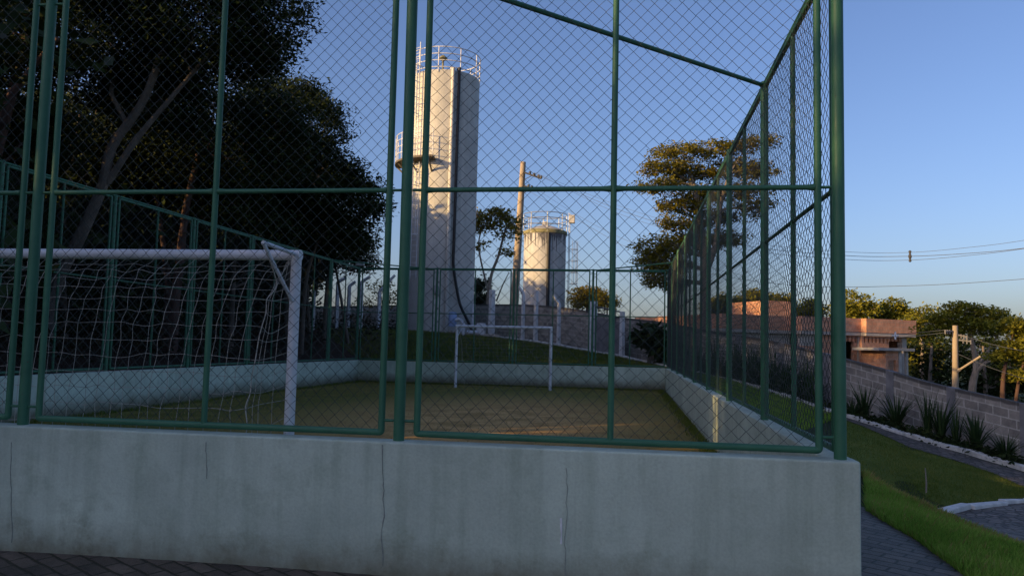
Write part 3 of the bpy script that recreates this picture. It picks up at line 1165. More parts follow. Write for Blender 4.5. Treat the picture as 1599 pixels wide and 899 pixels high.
# iron gate between the two gate posts
ga, gb = at(929, 551, 33.5), at(969, 558, 31.7)
gz = at(935, 478, 33.3)[2], at(968, 487, 31.8)[2]
t = thing('iron_gate', 'narrow grey sheet metal gate with dark frame between two white posts', 'gate', (ga + gb) / 2)
m = MB()
A0 = np.array([ga[0], ga[1], H1(ga[0], ga[1]) + .05])
B0 = np.array([gb[0], gb[1], H1(gb[0], gb[1]) + .05])
A1, B1 = np.array([ga[0], ga[1], gz[0]]), np.array([gb[0], gb[1], gz[1]])
m.tube([A0, A1], .03, 6); m.tube([B0, B1], .035, 6); m.tube([A1, B1], .03, 6); m.tube([A0, B0], .03, 6)
for f in (.35, .8):
    m.tube([A1 * (1 - f) + B1 * f, A1 * (1 - f) + B1 * f - [0, 0, .5]], .02, 6)
part('gate_frame', m, MT['dsteel'], t)
m = MB()
nn = np.cross(B0 - A0, [0, 0, 1.0]); nn /= np.linalg.norm(nn)
A2, B2 = A1 - [0, 0, .42], B1 - [0, 0, .42]
m.add([A0 + nn * .01, B0 + nn * .01, B2 + nn * .01, A2 + nn * .01, A0 - nn * .01, B0 - nn * .01, B2 - nn * .01, A2 - nn * .01],
      [(0, 1, 2, 3), (7, 6, 5, 4), (0, 4, 5, 1), (3, 2, 6, 7), (0, 3, 7, 4), (1, 5, 6, 2)])
part('sheet_panel', m, MT['pilaster'], t)


# ------------------------------------------------------------------ water towers
def ring(c, r, z, rad, n=48, a0=0, a1=2 * math.pi):
    th = np.linspace(a0, a1, n + 1)
    return [(c[0] + r * math.cos(t), c[1] + r * math.sin(t), z) for t in th]


def cam_angle(c, sx, front=True):
    """plan angle round a cylinder of the point seen sx radii right of its middle"""
    v = np.array([CAM[0] - c[0], CAM[1] - c[1]])
    v /= np.linalg.norm(v)
    right = np.array([-v[1], v[0]])      # seen from the camera, +right
    right = -right if (right @ RT[:2]) < 0 else right
    dd = v * math.sqrt(max(0, 1 - sx * sx)) * (1 if front else -1) + right * sx
    return math.atan2(dd[1], dd[0])


def ladder(parent, c, R, ang, z0, z1, cage=None, mat=None, wd=0.42):
    m = MB()
    er = np.array([math.cos(ang), math.sin(ang)])
    et = np.array([-er[1], er[0]])
    C = np.array(c[:2])
    o = C + er * (R + 0.16)
    for s in (-1, 1):
        p = o + et * s * wd / 2
        m.cyl((p[0], p[1], z0), (p[0], p[1], z1), 0.025, n=6)
    z = z0 + 0.2
    while z < z1:
        a, b = o - et * wd / 2, o + et * wd / 2
        m.cyl((a[0], a[1], z), (b[0], b[1], z), 0.014, n=5)
        z += 0.3
    z = z0 + 0.5
    while z < z1 - 1.2:
        for s in (-1, 1):
            p = o + et * s * wd / 2
            q = p - er * 0.16
            m.cyl((p[0], p[1], z), (q[0], q[1], z), 0.018, n=5)
        z += 2.2
    lo = part('ladder', m, mat or MT['white'], parent)
    if cage:
        m = MB()
        rc = 0.36
        z = cage[0]
        oc = o + er * 0.30
        while z <= cage[1] + .01:
            pts = []
            for k in range(13):
                a = -2.2 + 4.4 * k / 12
                p = oc + er * rc * math.cos(a) + et * rc * math.sin(a)
                pts.append((p[0], p[1], z))
            m.tube(pts, 0.02, 5)
            z += 0.85
        for a in (-1.5, -.75, 0, .75, 1.5):
            p = oc + er * rc * math.cos(a) + et * rc * math.sin(a)
            m.cyl((p[0], p[1], cage[0]), (p[0], p[1], cage[1]), 0.016, n=5)
        part('ladder_cage', m, mat or MT['white'], parent)


TD = 41.6
tc = at(684, 519, TD)
tc[2] = H1(tc[0], tc[1]) - 0.1
TR = 54.5 / FPX * TD
tz1 = at(692, 97, TD - TR)[2]
tower = thing('water_tower', 'tall cream cylindrical water tower, sunlit at its top, behind the court', 'water tower', tc)
m = MB()
m.lathe([(TR, 0), (TR, tz1 - tc[2] - .04), (TR - .04, tz1 - tc[2]), (TR * .6, tz1 - tc[2] + .10), (0.001, tz1 - tc[2] + .16)], tc, 96)
part('tank_shell', m, MT['tower'], tower, True)
m = MB()
for k, z in enumerate((0.12, 0.48, 0.84, 1.2)):
    m.tube(ring(tc, TR + .02, tz1 + z, 0)[:-1], 0.024, 6, closed=True)
for k in range(10):
    a = k * 2 * math.pi / 10 + 0.35
    x, y = tc[0] + (TR + .02) * math.cos(a), tc[1] + (TR + .02) * math.sin(a)
    m.cyl((x, y, tz1 - .15), (x, y, tz1 + 1.2), 0.026, n=6)
part('guard_rail', m, MT['white'], tower)
zb = at(655, 241, TD - TR)[2]
la = cam_angle(tc, -0.74)
ladder(tower, tc, TR, la, zb + .05, tz1 + 1.5, (zb + 2.3, tz1 + 0.4))
ladder(tower, tc, TR, cam_angle(tc, -0.68), tc[2] + 2.8, zb - .15, (tc[2] + 5.0, zb - .4))
# landing: part of a ring on brackets
a_lo, a_hi = la - 1.0, la + 0.62
m = MB()
m.lathe([(TR - .02, zb - tc[2] - .10), (TR + .72, zb - tc[2] - .10), (TR + .72, zb - tc[2]), (TR - .02, zb - tc[2]), (TR - .02, zb - tc[2] - .10)], tc, 24, a_lo, a_hi)
for a in (a_lo, a_hi):
    e = [(tc[0] + r * math.cos(a), tc[1] + r * math.sin(a), z) for r, z in ((TR, zb - .1), (TR + .72, zb - .1), (TR + .72, zb), (TR, zb))]
    m.add(e, [(0, 1, 2, 3)])
for a in np.linspace(a_lo + .1, a_hi - .1, 4):
    m.tube([(tc[0] + TR * math.cos(a), tc[1] + TR * math.sin(a), zb - .7), (tc[0] + (TR + .62) * math.cos(a), tc[1] + (TR + .62) * math.sin(a), zb - .12)], .05, 6)
land = part('landing', m, MT['rust'], tower)
m = MB()
for z in (.35, .7, 1.05, 1.38):
    m.tube(ring(tc, TR + .69, zb + z, 0, 24, a_lo, a_hi), .02, 6)
for a in np.linspace(a_lo, a_hi, 7):
    x, y = tc[0] + (TR + .69) * math.cos(a), tc[1] + (TR + .69) * math.sin(a)
    m.cyl((x, y, zb), (x, y, zb + 1.38), .022, n=6)
part('landing_rail', m, MT['white'], land)


def polar(c, r, a, z):
    return np.array([c[0] + r * math.cos(a), c[1] + r * math.sin(a), z])


hz = cam_angle(tc, 0.37)
m = MB()
zz = np.linspace(tz1 + .05, tc[2] + 3.6, 12)
pts = [polar(tc, TR - .15, hz, tz1 + .12), polar(tc, TR + .05, hz, tz1 + .10)] + [polar(tc, TR + .075, hz - .02 * i / 11, z) for i, z in enumerate(zz)]
pts += [polar(tc, TR + .12, cam_angle(tc, .42), tc[2] + 2.6), polar(tc, TR + .22, cam_angle(tc, .52), tc[2] + 1.5), polar(tc, TR + .35, cam_angle(tc, .66), tc[2] + .75), polar(tc, TR + .5, cam_angle(tc, .74), tc[2] + .15)]
m.tube(smooth_path(pts, 3), 0.075, 10)
part('hose', m, MT['black'], tower, True)
m = MB()
pa = cam_angle(tc, 0.20)
m.tube([polar(tc, TR + .10, pa, tc[2]), polar(tc, TR + .10, pa, tz1 + .02), polar(tc, TR - .25, pa, tz1 + .14)], 0.10, 12)
part('riser_pipe', m, MT['tower'], tower, True)
m = MB()
va = polar(tc, TR * .72, cam_angle(tc, -0.12), tz1 + .08)
m.cyl(va, va + [0, 0, .62], .05, n=8)
m.lathe([(0.02, .86), (.10, .80), (.22, .70), (.24, .64), (.20, .60), (.05, .58)], va, 14)
part('vent_cowl', m, MT['rim'], tower, True)
m = MB()
e = polar(tc, TR + .30, cam_angle(tc, -0.1), tc[2] + 2.0)
m.box((e[0] - .12, e[1] + .05, e[2]), (e[0] + .12, e[1] + .28, e[2] + .4))
part('junction_box', m, MT['steel'], tower, False, .02)

# clutter at the tower's foot
t = thing('pipe_valve', 'white bent pipe with blue drum at the foot of the tower, under the black hose', 'pipe', at(712, 521, TD - TR - .8))
g0 = np.array(t.location[:]); g0[2] = H1(g0[0], g0[1]); t.location = g0
m = MB()
m.tube(smooth_path([g0 + [.35, 0, -.05], g0 + [.38, 0, .45], g0 + [.2, 0, .75], g0 + [-.05, .05, .72]], 5), .085, 10)
part('elbow_pipe', m, MT['pvc'], t, True)
m = MB()
m.lathe([(0.001, .35), (.2, .36), (.21, 1.0), (.17, 1.08), (.001, 1.1)], g0 + [-.25, .25, 0.05], 20)
part('drum', m, MT['pvc_blue'], t, True)
t = thing('pump_unit', 'white pump box and standpipe on the slab right of the tower', 'pump', at(745, 522, TD - 1.2))
g0 = np.array(t.location[:]); g0[2] = H1(g0[0], g0[1]); t.location = g0
m = MB()
m.box(g0 + [-.02, -.2, -.05], g0 + [.42, .25, .62])
part('pump_box', m, MT['conc_white'], t, False, .05)
m = MB()
m.cyl(g0 + [-.22, -.05, -.1], g0 + [-.22, -.05, 1.55], .085, n=12)
m.lathe([(.10, 1.5), (.11, 1.56), (.09, 1.6), (0.001, 1.61)], g0 + [-.22, -.05, 0], 12)
part('standpipe', m, MT['pvc'], t, True)
m = MB()
m.tube([g0 + [-.45, -.35, .12], g0 + [.1, -.35, .12]], .12, 12)
part('pipe_stub', m, MT['pvc'], t, True)
rr_ = random.Random(3)
m = MB()
cpos = at(735, 523, TD - 1.6)
for k in range(60):
    x = cpos[0] + rr_.uniform(-2.2, 1.6)
    y = cpos[1] + rr_.uniform(-.5, .4)
    s = rr_.uniform(.05, .17)
    z = H1(x, y)
    m.lathe([(0.001, -s), (s * .8, -s * .4), (s, s * .1), (s * .6, s * .6), (.001, s * .75)], (x, y, z + s * .3), rr_.choice([5, 6, 7]), rr_.uniform(0, 1), rr_.uniform(0, 1) * 0 + 2 * math.pi + 0)
o = link('rubble', m.mesh('rubble'), MT['rubble'])
tag(o, kind='stuff')

# second tank
D2 = 58.0
c2 = at(849, 476, D2)
R2 = 33.0 / FPX * D2
top2 = at(850, 361, D2 - R2)[2]
c2[2] = H1(c2[0], c2[1]) - .1
tank = thing('water_tank', 'shorter round pale water tank with stained rim beyond the block wall', 'water tank', c2)
hh = top2 - c2[2]
m = MB()
m.lathe([(R2, 0), (R2, hh)], c2, 64)
part('tank_shell', m, MT['tank'], tank, True)
m = MB()
m.lathe([(R2 + .002, hh - .02), (R2 + .07, hh), (R2 + .07, hh + .22), (R2 - .1, hh + .30)], c2, 64)
part('rim', m, MT['rim'], tank, True)
m = MB()
m.lathe([(R2 - .09, hh + .29), (R2 * .5, hh + .58), (.25, hh + .74), (.22, hh + .98), (.001, hh + 1.0)], c2, 48)
part('roof', m, MT['conc'], tank, True)
m = MB()
for z in (.75, 1.2, 1.6):
    m.tube(ring(c2, R2 + .05, top2 + z - .1, 0)[:-1], .028, 6, closed=True)
for k in range(8):
    a = k * math.pi / 4 + .2
    p = polar(c2, R2 + .05, a, 0)
    m.cyl((p[0], p[1], top2), (p[0], p[1], top2 + 1.5), .028, n=6)
part('guard_rail', m, MT['steel'], tank)
ladder(tank, c2, R2 + .1, cam_angle(c2, .98), c2[2] + 1, top2 + 1.6, (c2[2] + 3.5, top2 - .5), MT['steel'], 0.5)
m = MB()
pa = cam_angle(c2, .17)
m.tube([polar(c2, R2 + .06, pa, c2[2]), polar(c2, R2 + .06, pa, top2 - .05)], .13, 10)
part('downpipe', m, MT['black'], tank, True)
p = polar(c2, R2 + .5, cam_angle(c2, .93), top2 + .6)
m = MB()
m.box(p + [-.15, -.2, .2], p + [.25, .2, .8])
part('hatch_box', m, MT['conc'], tank, False, .03)
m = MB()
rs = random.Random(5)
for k in range(44):
    a = cam_angle(c2, max(-.97, min(.97, rs.uniform(-1, 1))))
    L = rs.uniform(.3, 1.0) * (1.7 if rs.random() < .3 else 1)
    wv = rs.uniform(.02, .06)
    V = []
    n_ = 7
    for i in range(n_):
        f = i / (n_ - 1)
        z = top2 - .03 - L * f
        ww = wv * (1 - f * .85) * rs.uniform(.7, 1.2)
        V += [polar(c2, R2 + .004, a - ww, z), polar(c2, R2 + .004, a + ww, z)]
    m.add(V, [(2 * i, 2 * i + 1, 2 * i + 3, 2 * i + 2) for i in range(n_ - 1)])
part('rim_stain', m, MT['stain'], tank)


# ------------------------------------------------------------------ utility poles and wires
def crossarm(m, p, d, L, ins):
    d = np.asarray(d, float)
    m.tube([p, p + d * L], .045, 6)
    for f in ins:
        q = p + d * L * f
        m.tube([q, q + [0, 0, .22]], [.05, .07], 8)


pb, pt_ = at(803, 480, 50), at(817, 253, 50)
pb = pb + (pb - pt_) / np.linalg.norm(pb - pt_) * 2.2
t = thing('utility_pole', 'leaning concrete utility pole between the tower and the round tank', 'utility pole', pb)
m = MB()
m.tube([pb, pt_], [.30, .175], 12)
part('shaft', m, MT['pole'], t, True)
m = MB()
for py_, L in ((269, .9), (290, .7)):
    p = at(818, py_, 49.8)
    q = at(818 + 30 * L, py_ + 11 * L, 49.3)
    m.tube([p, q], .06, 6)
    for f in (.35, .6, .85, 1.0):
        u = p * (1 - f) + q * f
        m.tube([u, u + [0, 0, .16], u + [0, 0, .2]], [.07, .09, .03], 8)
    m.tube([p - [0, 0, .5], p * .5 + q * .5], .025, 5)
part('crossarm', m, MT['dsteel'], t)

qb, qt = at(1491, 640, 27), at(1491.5, 508, 27)
qb[2] = H1(qb[0], qb[1]) - .3
qb[:2] = at(1491, 604, 27)[:2]
t = thing('utility_pole', 'upright sunlit concrete utility pole behind the block wall by the trees', 'utility pole', qb)
m = MB()
m.tube([qb, qt], [.112, .085], 12)
part('shaft', m, MT['pole'], t, True)
m = MB()
for (x0, y0, x1, y1) in ((1490, 517, 1476, 517), (1492, 530, 1516, 533), (1492, 522, 1510, 526)):
    a, b = at(x0, y0, 27), at(x1, y1, 26.8)
    m.tube([a, b], .03, 6)
    for f in (.5, .75, 1):
        u = a * (1 - f) + b * f
        m.tube([u - [0, 0, .10], u + [0, 0, .05]], [.018, .028], 6)
part('crossarm', m, MT['pilaster'], t)
m = MB()
a, b = at(1495, 579, 26.9), at(1531, 556, 26.5)
m.tube([a, b], .035, 6)
m.tube([a, a + (b - a) * .12], .06, 6)
part('bracket_arm', m, MT['pole'], t, True)


def wire(pts, rad, label):
    P = smooth_path([at(*p) for p in pts], 8)
    m = MB()
    m.tube(P, rad, 5)
    return single('overhead_wire', m, MT['cable'], label, 'wire', 'overhead wires', org=P[0])


base_w = [(832, 270, 49.4), (960, 325, 40), (1080, 362, 33), (1180, 386, 30.5), (1320, 399, 27.5), (1421, 400, 25.5), (1520, 395, 23.8), (1599, 387.5, 22.5), (1760, 366, 20.3)]
wire(base_w, .009, 'middle power cable sagging from the leaning pole, through the small spacer')
wire([(x + (3 if i == 0 else 0), y - (1 if i == 0 else 6 + max(0, (x - 1421)) * .035), d) for i, (x, y, d) in enumerate(base_w)], .006, 'uppermost thin power cable above the small spacer on the right')
wire([(x + (12 if i == 0 else 0), y + (4 if i == 0 else 6 - max(0, (x - 1421)) * .03), d) for i, (x, y, d) in enumerate(base_w)], .007, 'lowest of the three power cables held by the small spacer')
wire([(822, 296, 49.6), (938, 364, 41), (985, 388, 36), (1100, 425, 32), (1250, 446, 29), (1420, 446, 25.5), (1599, 435.5, 22.5), (1760, 420, 20.3)], .008, 'single telephone cable hanging lowest across the open sky on the right')
wire([(836, 294, 49.4), (900, 335, 43), (985, 378, 36), (1100, 415, 32), (1160, 430, 30)], .006, 'thin cable running from the lower arm of the leaning pole into the tree')
wire([(1478, 515, 26.9), (1400, 521, 29), (1318, 517, 33)], .010, 'upper service cable from the sunlit pole across to the brick house')
wire([(1478, 519, 26.9), (1398, 527, 29), (1320, 527, 32)], .010, 'lower service cable from the sunlit pole across to the brick house')
wire([(1510, 526, 26.7), (1560, 540, 24.5), (1640, 556, 21)], .009, 'cable from the arm of the sunlit pole out to the right edge')
wire([(1497, 553, 26.7), (1550, 575, 24.5), (1640, 604, 21)], .009, 'lower cable slanting down from the sunlit pole in front of the dark trees')
s0 = at(1421, 400, 25.5)
m = MB()
m.tube([s0 + [0, 0, .17], s0 + [0, 0, .06], s0, s0 - [0, 0, .1], s0 - [0, 0, .17]], [.03, .035, .06, .03, .04], 8)
for dz in (.15, 0, -.15):
    m.lathe([(.001, .05), (.045, .02), (.045, -.02), (.001, -.05)], s0 + [0, 0, dz], 8)
single('cable_spacer', m, MT['dsteel'], 'small dark spacer clamped on the power cables against the sky', 'spacer', org=s0)
s1 = at(1398, 524, 28.6)
m = MB()
m.tube([s1 + [0, 0, .14], s1 - [0, 0, .14]], .035, 6)
m.tube([s1 - RT * .12, s1 + RT * .12], .03, 6)
single('cable_spacer', m, MT['pvc'], 'small white cross shaped spacer on the cables in front of the brick house', 'spacer', org=s1)


# ------------------------------------------------------------------ unfinished brick house
lat0 = (1432 - PW / 2) / FPX * 39
Fh = FW.copy(); Fh[2] = 0; Fh /= np.linalg.norm(Fh)
Rh = np.array([Fh[1], -Fh[0], 0])
hb = CAM + Fh * 39 + Rh * lat0
hb[2] = 0.0
ea = math.radians(21)
E = Rh * math.cos(ea) + Fh * math.sin(ea)
hrot = math.atan2(E[1], E[0])
house = thing('brick_house', 'unfinished red clay block house with flat parapets behind the block wall', 'house', (hb[0], hb[1], 0.0), rz=hrot)
EYE = CAM[2]


def hs(px, t):
    """local s of the sight line px where it meets local depth t"""
    k = (px - PW / 2) / FPX
    # lat = lat0 + s*cos - t*sin ; dep = 39 + s*sin + t*cos
    c_, s_ = math.cos(ea), math.sin(ea)
    return (k * (39 + t * c_) - lat0 + t * s_) / (c_ - k * s_)


def hpart(name, mb, mat, parent=None, uv=None, bevel=0):
    o = link(name, mb.mesh(name), mat, parent or house, False, bevel)
    # box-projected uv in metres
    me = o.data
    uvl = me.uv_layers.new(name='UVMap')
    for p in me.polygons:
        nrm = p.normal
        for li in p.loop_indices:
            v = me.vertices[me.loops[li].vertex_index].co
            if abs(nrm.z) > .7:
                uvl.data[li].uv = (v.x, v.y)
            elif abs(nrm.y) > abs(nrm.x):
                uvl.data[li].uv = (v.x, v.z)
            else:
                uvl.data[li].uv = (v.y, v.z)
    return o


zt, zl = EYE + 1.68, EYE + 1.00        # parapet band top and bottom
zg = EYE - 3.6
vols = [(hs(1354, 0.0), 0.0, 0.0), (hs(1253, 0.33), hs(1354, 0.0), 0.33), (hs(1128, 1.05), hs(1253, 0.33), 1.05)]
A_, B_, C_ = vols[0][0], vols[1][0], vols[2][0]
for i, (s0_, s1_, t0_) in enumerate(vols):
    m = MB()
    m.box((s0_ + (.0 if i == 0 else 0), t0_, zl), (s1_ - .002, t0_ + .16, zt))
    hpart('parapet', m, MT['brick'])
    m = MB()
    m.box((s0_, t0_ + .161, zl), (s0_ + .16, 9.0 if i == 2 else vols[i + 1][2] + .2, zt - .003))
    hpart('parapet', m, MT['brick'])
m = MB()
m.box((-.17, .162, zl), (-.002, 9.0, zt - .004))
m.box((C_ + .2, 8.8, zl), (-.18, 8.98, zt - .004))
hpart('parapet', m, MT['brick'])
m = MB()
for (s0_, s1_, t0_) in vols:
    m.box((s0_ + .01, t0_ + .02, zl - .16), (s1_ - .01, 8.9, zl - .003))
hpart('roof_slab', m, MT['cement'])


def pierced(s0_, s1_, t0_, th, z0, z1, holes):
    xs = sorted({s0_, s1_, *[h[0] for h in holes], *[h[1] for h in holes]})
    zs = sorted({z0, z1, *[h[2] for h in holes], *[h[3] for h in holes]})
    m = MB()
    for a, b in zip(xs[:-1], xs[1:]):
        for c, d in zip(zs[:-1], zs[1:]):
            mx, mz = (a + b) / 2, (c + d) / 2
            if any(h[0] < mx < h[1] and h[2] < mz < h[3] for h in holes):
                continue
            m.box((a, t0_, c), (b, t0_ + th, d))
    return m


zw = zl - .163
# right volume: row of upright vent slots, a window, the porch in front
vent = [(x, x + .10, zw - .33, zw - .04) for x in np.arange(A_ + .2, -.5, .24)]
win = (hs(1389, .35), hs(1409, .35), EYE + .28, EYE + .62)
hpart('wall', pierced(A_ + .05, -.35, .35, .18, zg, zw, vent + [win]), MT['brick'])
# middle volume
vent = [(x, x + .10, zw - .33, zw - .04) for x in np.arange(hs(1318, .6), hs(1345, .6), .24)]
door = (hs(1316, .6), hs(1334, .6), zg + .3, EYE + .55)
dor2 = (hs(1262, .6), hs(1290, .6), zg + .3, EYE + .1) if False else None
hpart('wall', pierced(B_ + .15, A_ + .04, .60, .18, zg, zw, vent + [door]), MT['brick'])
for k, (a, b) in enumerate((((B_ + .13, .57, zw - .55), (hs(1272, .57), .77, zw - .002)), ((A_ - .01, .50, zg), (A_ + .27, .80, zw - .003)), ((-.62, .30, zg), (-.33, .60, zw - .004)))):
    m = MB()
    m.box(a, b)
    hpart('column' if k else 'beam', m, MT['cement'])
wl = (hs(1217, 1.3), hs(1237, 1.3), EYE + .15, EYE + .62)
hpart('wall', pierced(C_ + .3, B_ + .14, 1.35, .18, zg, zw - .5, [wl]), MT['brick'])
m = MB()
m.box((C_ + .25, 1.31, zw - .5), (B_ + .16, 1.55, zw - .002))
hpart('beam', m, MT['cement'])
m = MB()
m.box((-.37, .54, zg), (-.20, 8.8, zw - .003))
m.box((C_ + .3, 8.6, zg), (-.4, 8.75, zw - .003))
m.box((C_ + .28, 1.54, zg), (C_ + .45, 8.6, zw - .004))
hpart('wall', m, MT['brick'])
m = MB()
m.box((C_ + .5, 1.56, zg - .1), (-.4, 8.6, zg + .05))
hpart('floor_slab', m, MT['cement'])
for a in (win, door, wl):
    pass
# upper tank box
u0, u1, ut = hs(1199, 5.0), hs(1236, 5.0), EYE + 2.70
ub = 5.0
while hs(1142, ub) < u0 and ub < 8.6:
    ub += .05
m = pierced(u0, u1, 5.0, .16, zl, ut, [])
m.box((u0, 5.162, zl), (u0 + .16, ub, ut - .003))
m.box((u1 - .16, 5.162, zl), (u1 - .002, ub, ut - .004))
m.box((u0 + .17, ub - .16, zl), (u1 - .17, ub, ut - .005))
m.box((u0 + .17, 5.17, ut - .24), (u1 - .17, ub - .17, ut - .14))
hpart('tank_room', m, MT['brick'])
# porch
q0, q1 = hs(1384, -1.1), hs(1412, -1.1)
m = MB()
m.box((q0, -1.1, zg), (q0 + .16, .34, EYE + .14))
hpart('porch_wall', m, MT['brick'])
pd = (hs(1387, -1.1), hs(1400, -1.1), zg, EYE - .30)
hpart('porch_wall', pierced(q0 + .162, q1 - .35, -1.1, .16, zg, EYE + .14, [pd]), MT['brick'])
m = MB()
m.box((hs(1366, -1.0), -1.28, EYE + .142), (hs(1427, -1.2), .345, EYE + .27))
hpart('porch_roof', m, MT['conc'])
for a, b in (((q1 - .33, -1.13, zg), (q1 - .15, -.95, EYE + .14)), ((q1 + .12, -1.13, zg), (q1 + .24, -1.0, EYE + .14))):
    m = MB()
    m.box(a, b)
    hpart('column', m, MT['conc'])


# ------------------------------------------------------------------ trees and plants
def leaves_mesh(name, clumps, nleaf, size, flat=0.55, up=0.08, asp=0.45):
    """diamond leaves scattered round clump centres; clumps: list of (centre, radius)"""
    C = np.repeat(np.array([c for c, _ in clumps]), nleaf, axis=0)
    Rr = np.repeat(np.array([r for _, r in clumps]), nleaf)
    n = len(C)
    off = rng.normal(0, 1, (n, 3))
    off /= np.maximum(1.0, np.linalg.norm(off, axis=1, keepdims=True) / 1.6)
    off[:, 2] *= flat
    P = C + off * Rr[:, None] * 0.62
    d = rng.normal(0, 1, (n, 3))
    d[:, 2] = d[:, 2] * 0.55 - 0.15
    d /= np.linalg.norm(d, axis=1, keepdims=True)
    nrm = rng.normal(0, 1, (n, 3))
    nrm[:, 2] = np.abs(nrm[:, 2]) + up * 3
    s = np.cross(d, nrm)
    s /= np.linalg.norm(s, axis=1, keepdims=True) + 1e-9
    L = size * rng.uniform(0.6, 1.35, n)[:, None]
    V = np.empty((n, 4, 3))
    V[:, 0] = P
    V[:, 1] = P + d * L * 0.5 + s * L * asp * 0.5
    V[:, 2] = P + d * L
    V[:, 3] = P + d * L * 0.5 - s * L * asp * 0.5
    return quads_mesh(name, V.reshape(-1, 3))


def blob_clumps(c, rx, ry, rz, n, cr, shell=0.5):
    v = rng.normal(0, 1, (n, 3))
    v /= np.linalg.norm(v, axis=1, keepdims=True)
    rad = shell + (1 - shell) * rng.random(n) ** 0.5
    rad *= 1 + 0.16 * np.sin(3.1 * v[:, 0] + 1.7 * v[:, 2] + c[0]) + rng.normal(0, .06, n)
    P = np.asarray(c) + v * rad[:, None] * np.array([rx, ry, rz])
    return [(p, cr * rng.uniform(.6, 1.35)) for p in P]


def limb(m, a, b, r0, r1, wob=0.08, n=6, seg=7):
    a, b = np.asarray(a, float), np.asarray(b, float)
    L = np.linalg.norm(b - a)
    k = 4
    pts = [a]
    for i in range(1, k):
        f = i / k
        p = a * (1 - f) + b * f + rng.normal(0, wob * L, 3) * [1, 1, .5] * math.sin(math.pi * f)
        p[2] += 0.06 * L * math.sin(math.pi * f)
        pts.append(p)
    pts.append(b)
    P = smooth_path(pts, 4)
    m.tube(P, np.linspace(r0, r1, len(P)), n)
    return P


def tree(name, label, trunks, blobs, leaf, bark, nclump, nleaf, size, cr, cat='tree', group=None, flat=.55, tw=6, shell=.5, r1s=.45, depth_twigs=True):
    """trunks: [(points, r0)], blobs: [(centre, rx, ry, rz)]"""
    b0 = np.asarray(trunks[0][0][0], float)
    t = thing(name, label, cat, b0, group)
    m = MB()
    ends = []
    for pts, r0 in trunks:
        P = smooth_path(pts, 6)
        m.tube(P, np.linspace(r0, r0 * r1s, len(P)), 9)
        ends.append((P, r0))
    cl = []
    vols_ = np.array([b[1] * b[2] * b[3] for b in blobs]) ** 0.67
    vols_ /= vols_.sum()
    for (c, rx, ry, rz), f in zip(blobs, vols_):
        c = np.asarray(c, float)
        best = None
        for P, r0 in ends:
            k0 = len(P) // 3
            d = np.linalg.norm(P[k0:] - (c - [0, 0, rz * .9]), axis=1)
            i = int(np.argmin(d)) + k0
            if best is None or d.min() < best[0]:
                best = (d.min(), P[i], r0 * (1 - (1 - r1s) * i / len(P)))
        L = limb(m, best[1], c, best[2] * .6, best[2] * .18, .06)
        for k in range(tw * (2 if leaf is MT['leaf_dark'] and depth_twigs else 1)):
            v = rng.normal(0, 1, 3)
            v /= np.linalg.norm(v)
            limb(m, L[rng.integers(len(L) // 2, len(L))], c + v * [rx, ry, rz] * .85, best[2] * .2, .012, .08, 5)
        cl += blob_clumps(c, rx, ry, rz, max(6, int(nclump * f)), cr, shell)
    part('trunk', m, bark, t, True)
    me = leaves_mesh('crown', cl, nleaf, size, flat)
    co = np.zeros(len(me.vertices) * 3, dtype=np.float32)
    me.vertices.foreach_get('co', co)
    co = (co.reshape(-1, 3) - b0.astype(np.float32)).ravel()
    me.vertices.foreach_set('co', co)
    link('crown', me, leaf, t)
    return t


def px_blob(px, py, rpx, rpy, depth, ry=None):
    c = at(px, py, depth)
    rx = rpx / FPX * depth
    rz = rpy / FPX * depth
    return (c, rx, ry if ry is not None else (rx + rz) / 2, rz)


def px_path(pts, drop=True):
    P = [at(*p) for p in pts]
    if drop:
        P[0][2] = H1(P[0][0], P[0][1]) - .15
    return P


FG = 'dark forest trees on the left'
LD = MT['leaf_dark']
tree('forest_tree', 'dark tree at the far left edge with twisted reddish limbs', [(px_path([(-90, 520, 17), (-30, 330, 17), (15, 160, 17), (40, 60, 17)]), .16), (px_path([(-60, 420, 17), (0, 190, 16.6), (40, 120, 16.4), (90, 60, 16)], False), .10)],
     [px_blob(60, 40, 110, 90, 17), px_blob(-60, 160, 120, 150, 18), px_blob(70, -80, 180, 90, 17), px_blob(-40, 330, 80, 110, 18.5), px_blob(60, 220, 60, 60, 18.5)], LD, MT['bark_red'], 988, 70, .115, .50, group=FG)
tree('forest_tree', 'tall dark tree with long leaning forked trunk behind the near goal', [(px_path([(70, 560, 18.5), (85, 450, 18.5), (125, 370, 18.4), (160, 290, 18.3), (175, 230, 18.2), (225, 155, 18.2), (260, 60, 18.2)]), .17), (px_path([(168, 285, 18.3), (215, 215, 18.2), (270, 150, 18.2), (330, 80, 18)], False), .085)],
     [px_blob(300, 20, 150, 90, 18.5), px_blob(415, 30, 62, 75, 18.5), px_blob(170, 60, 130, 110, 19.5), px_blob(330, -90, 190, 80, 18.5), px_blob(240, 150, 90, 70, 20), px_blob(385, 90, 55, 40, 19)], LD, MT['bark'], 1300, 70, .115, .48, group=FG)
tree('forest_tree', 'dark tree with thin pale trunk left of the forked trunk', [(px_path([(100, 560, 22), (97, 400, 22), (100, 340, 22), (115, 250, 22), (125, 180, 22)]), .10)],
     [px_blob(130, 250, 120, 110, 23), px_blob(30, 280, 110, 130, 23), px_blob(60, 420, 90, 60, 23.5), px_blob(130, 400, 70, 60, 24)], LD, MT['bark'], 832, 66, .125, .52, group=FG)
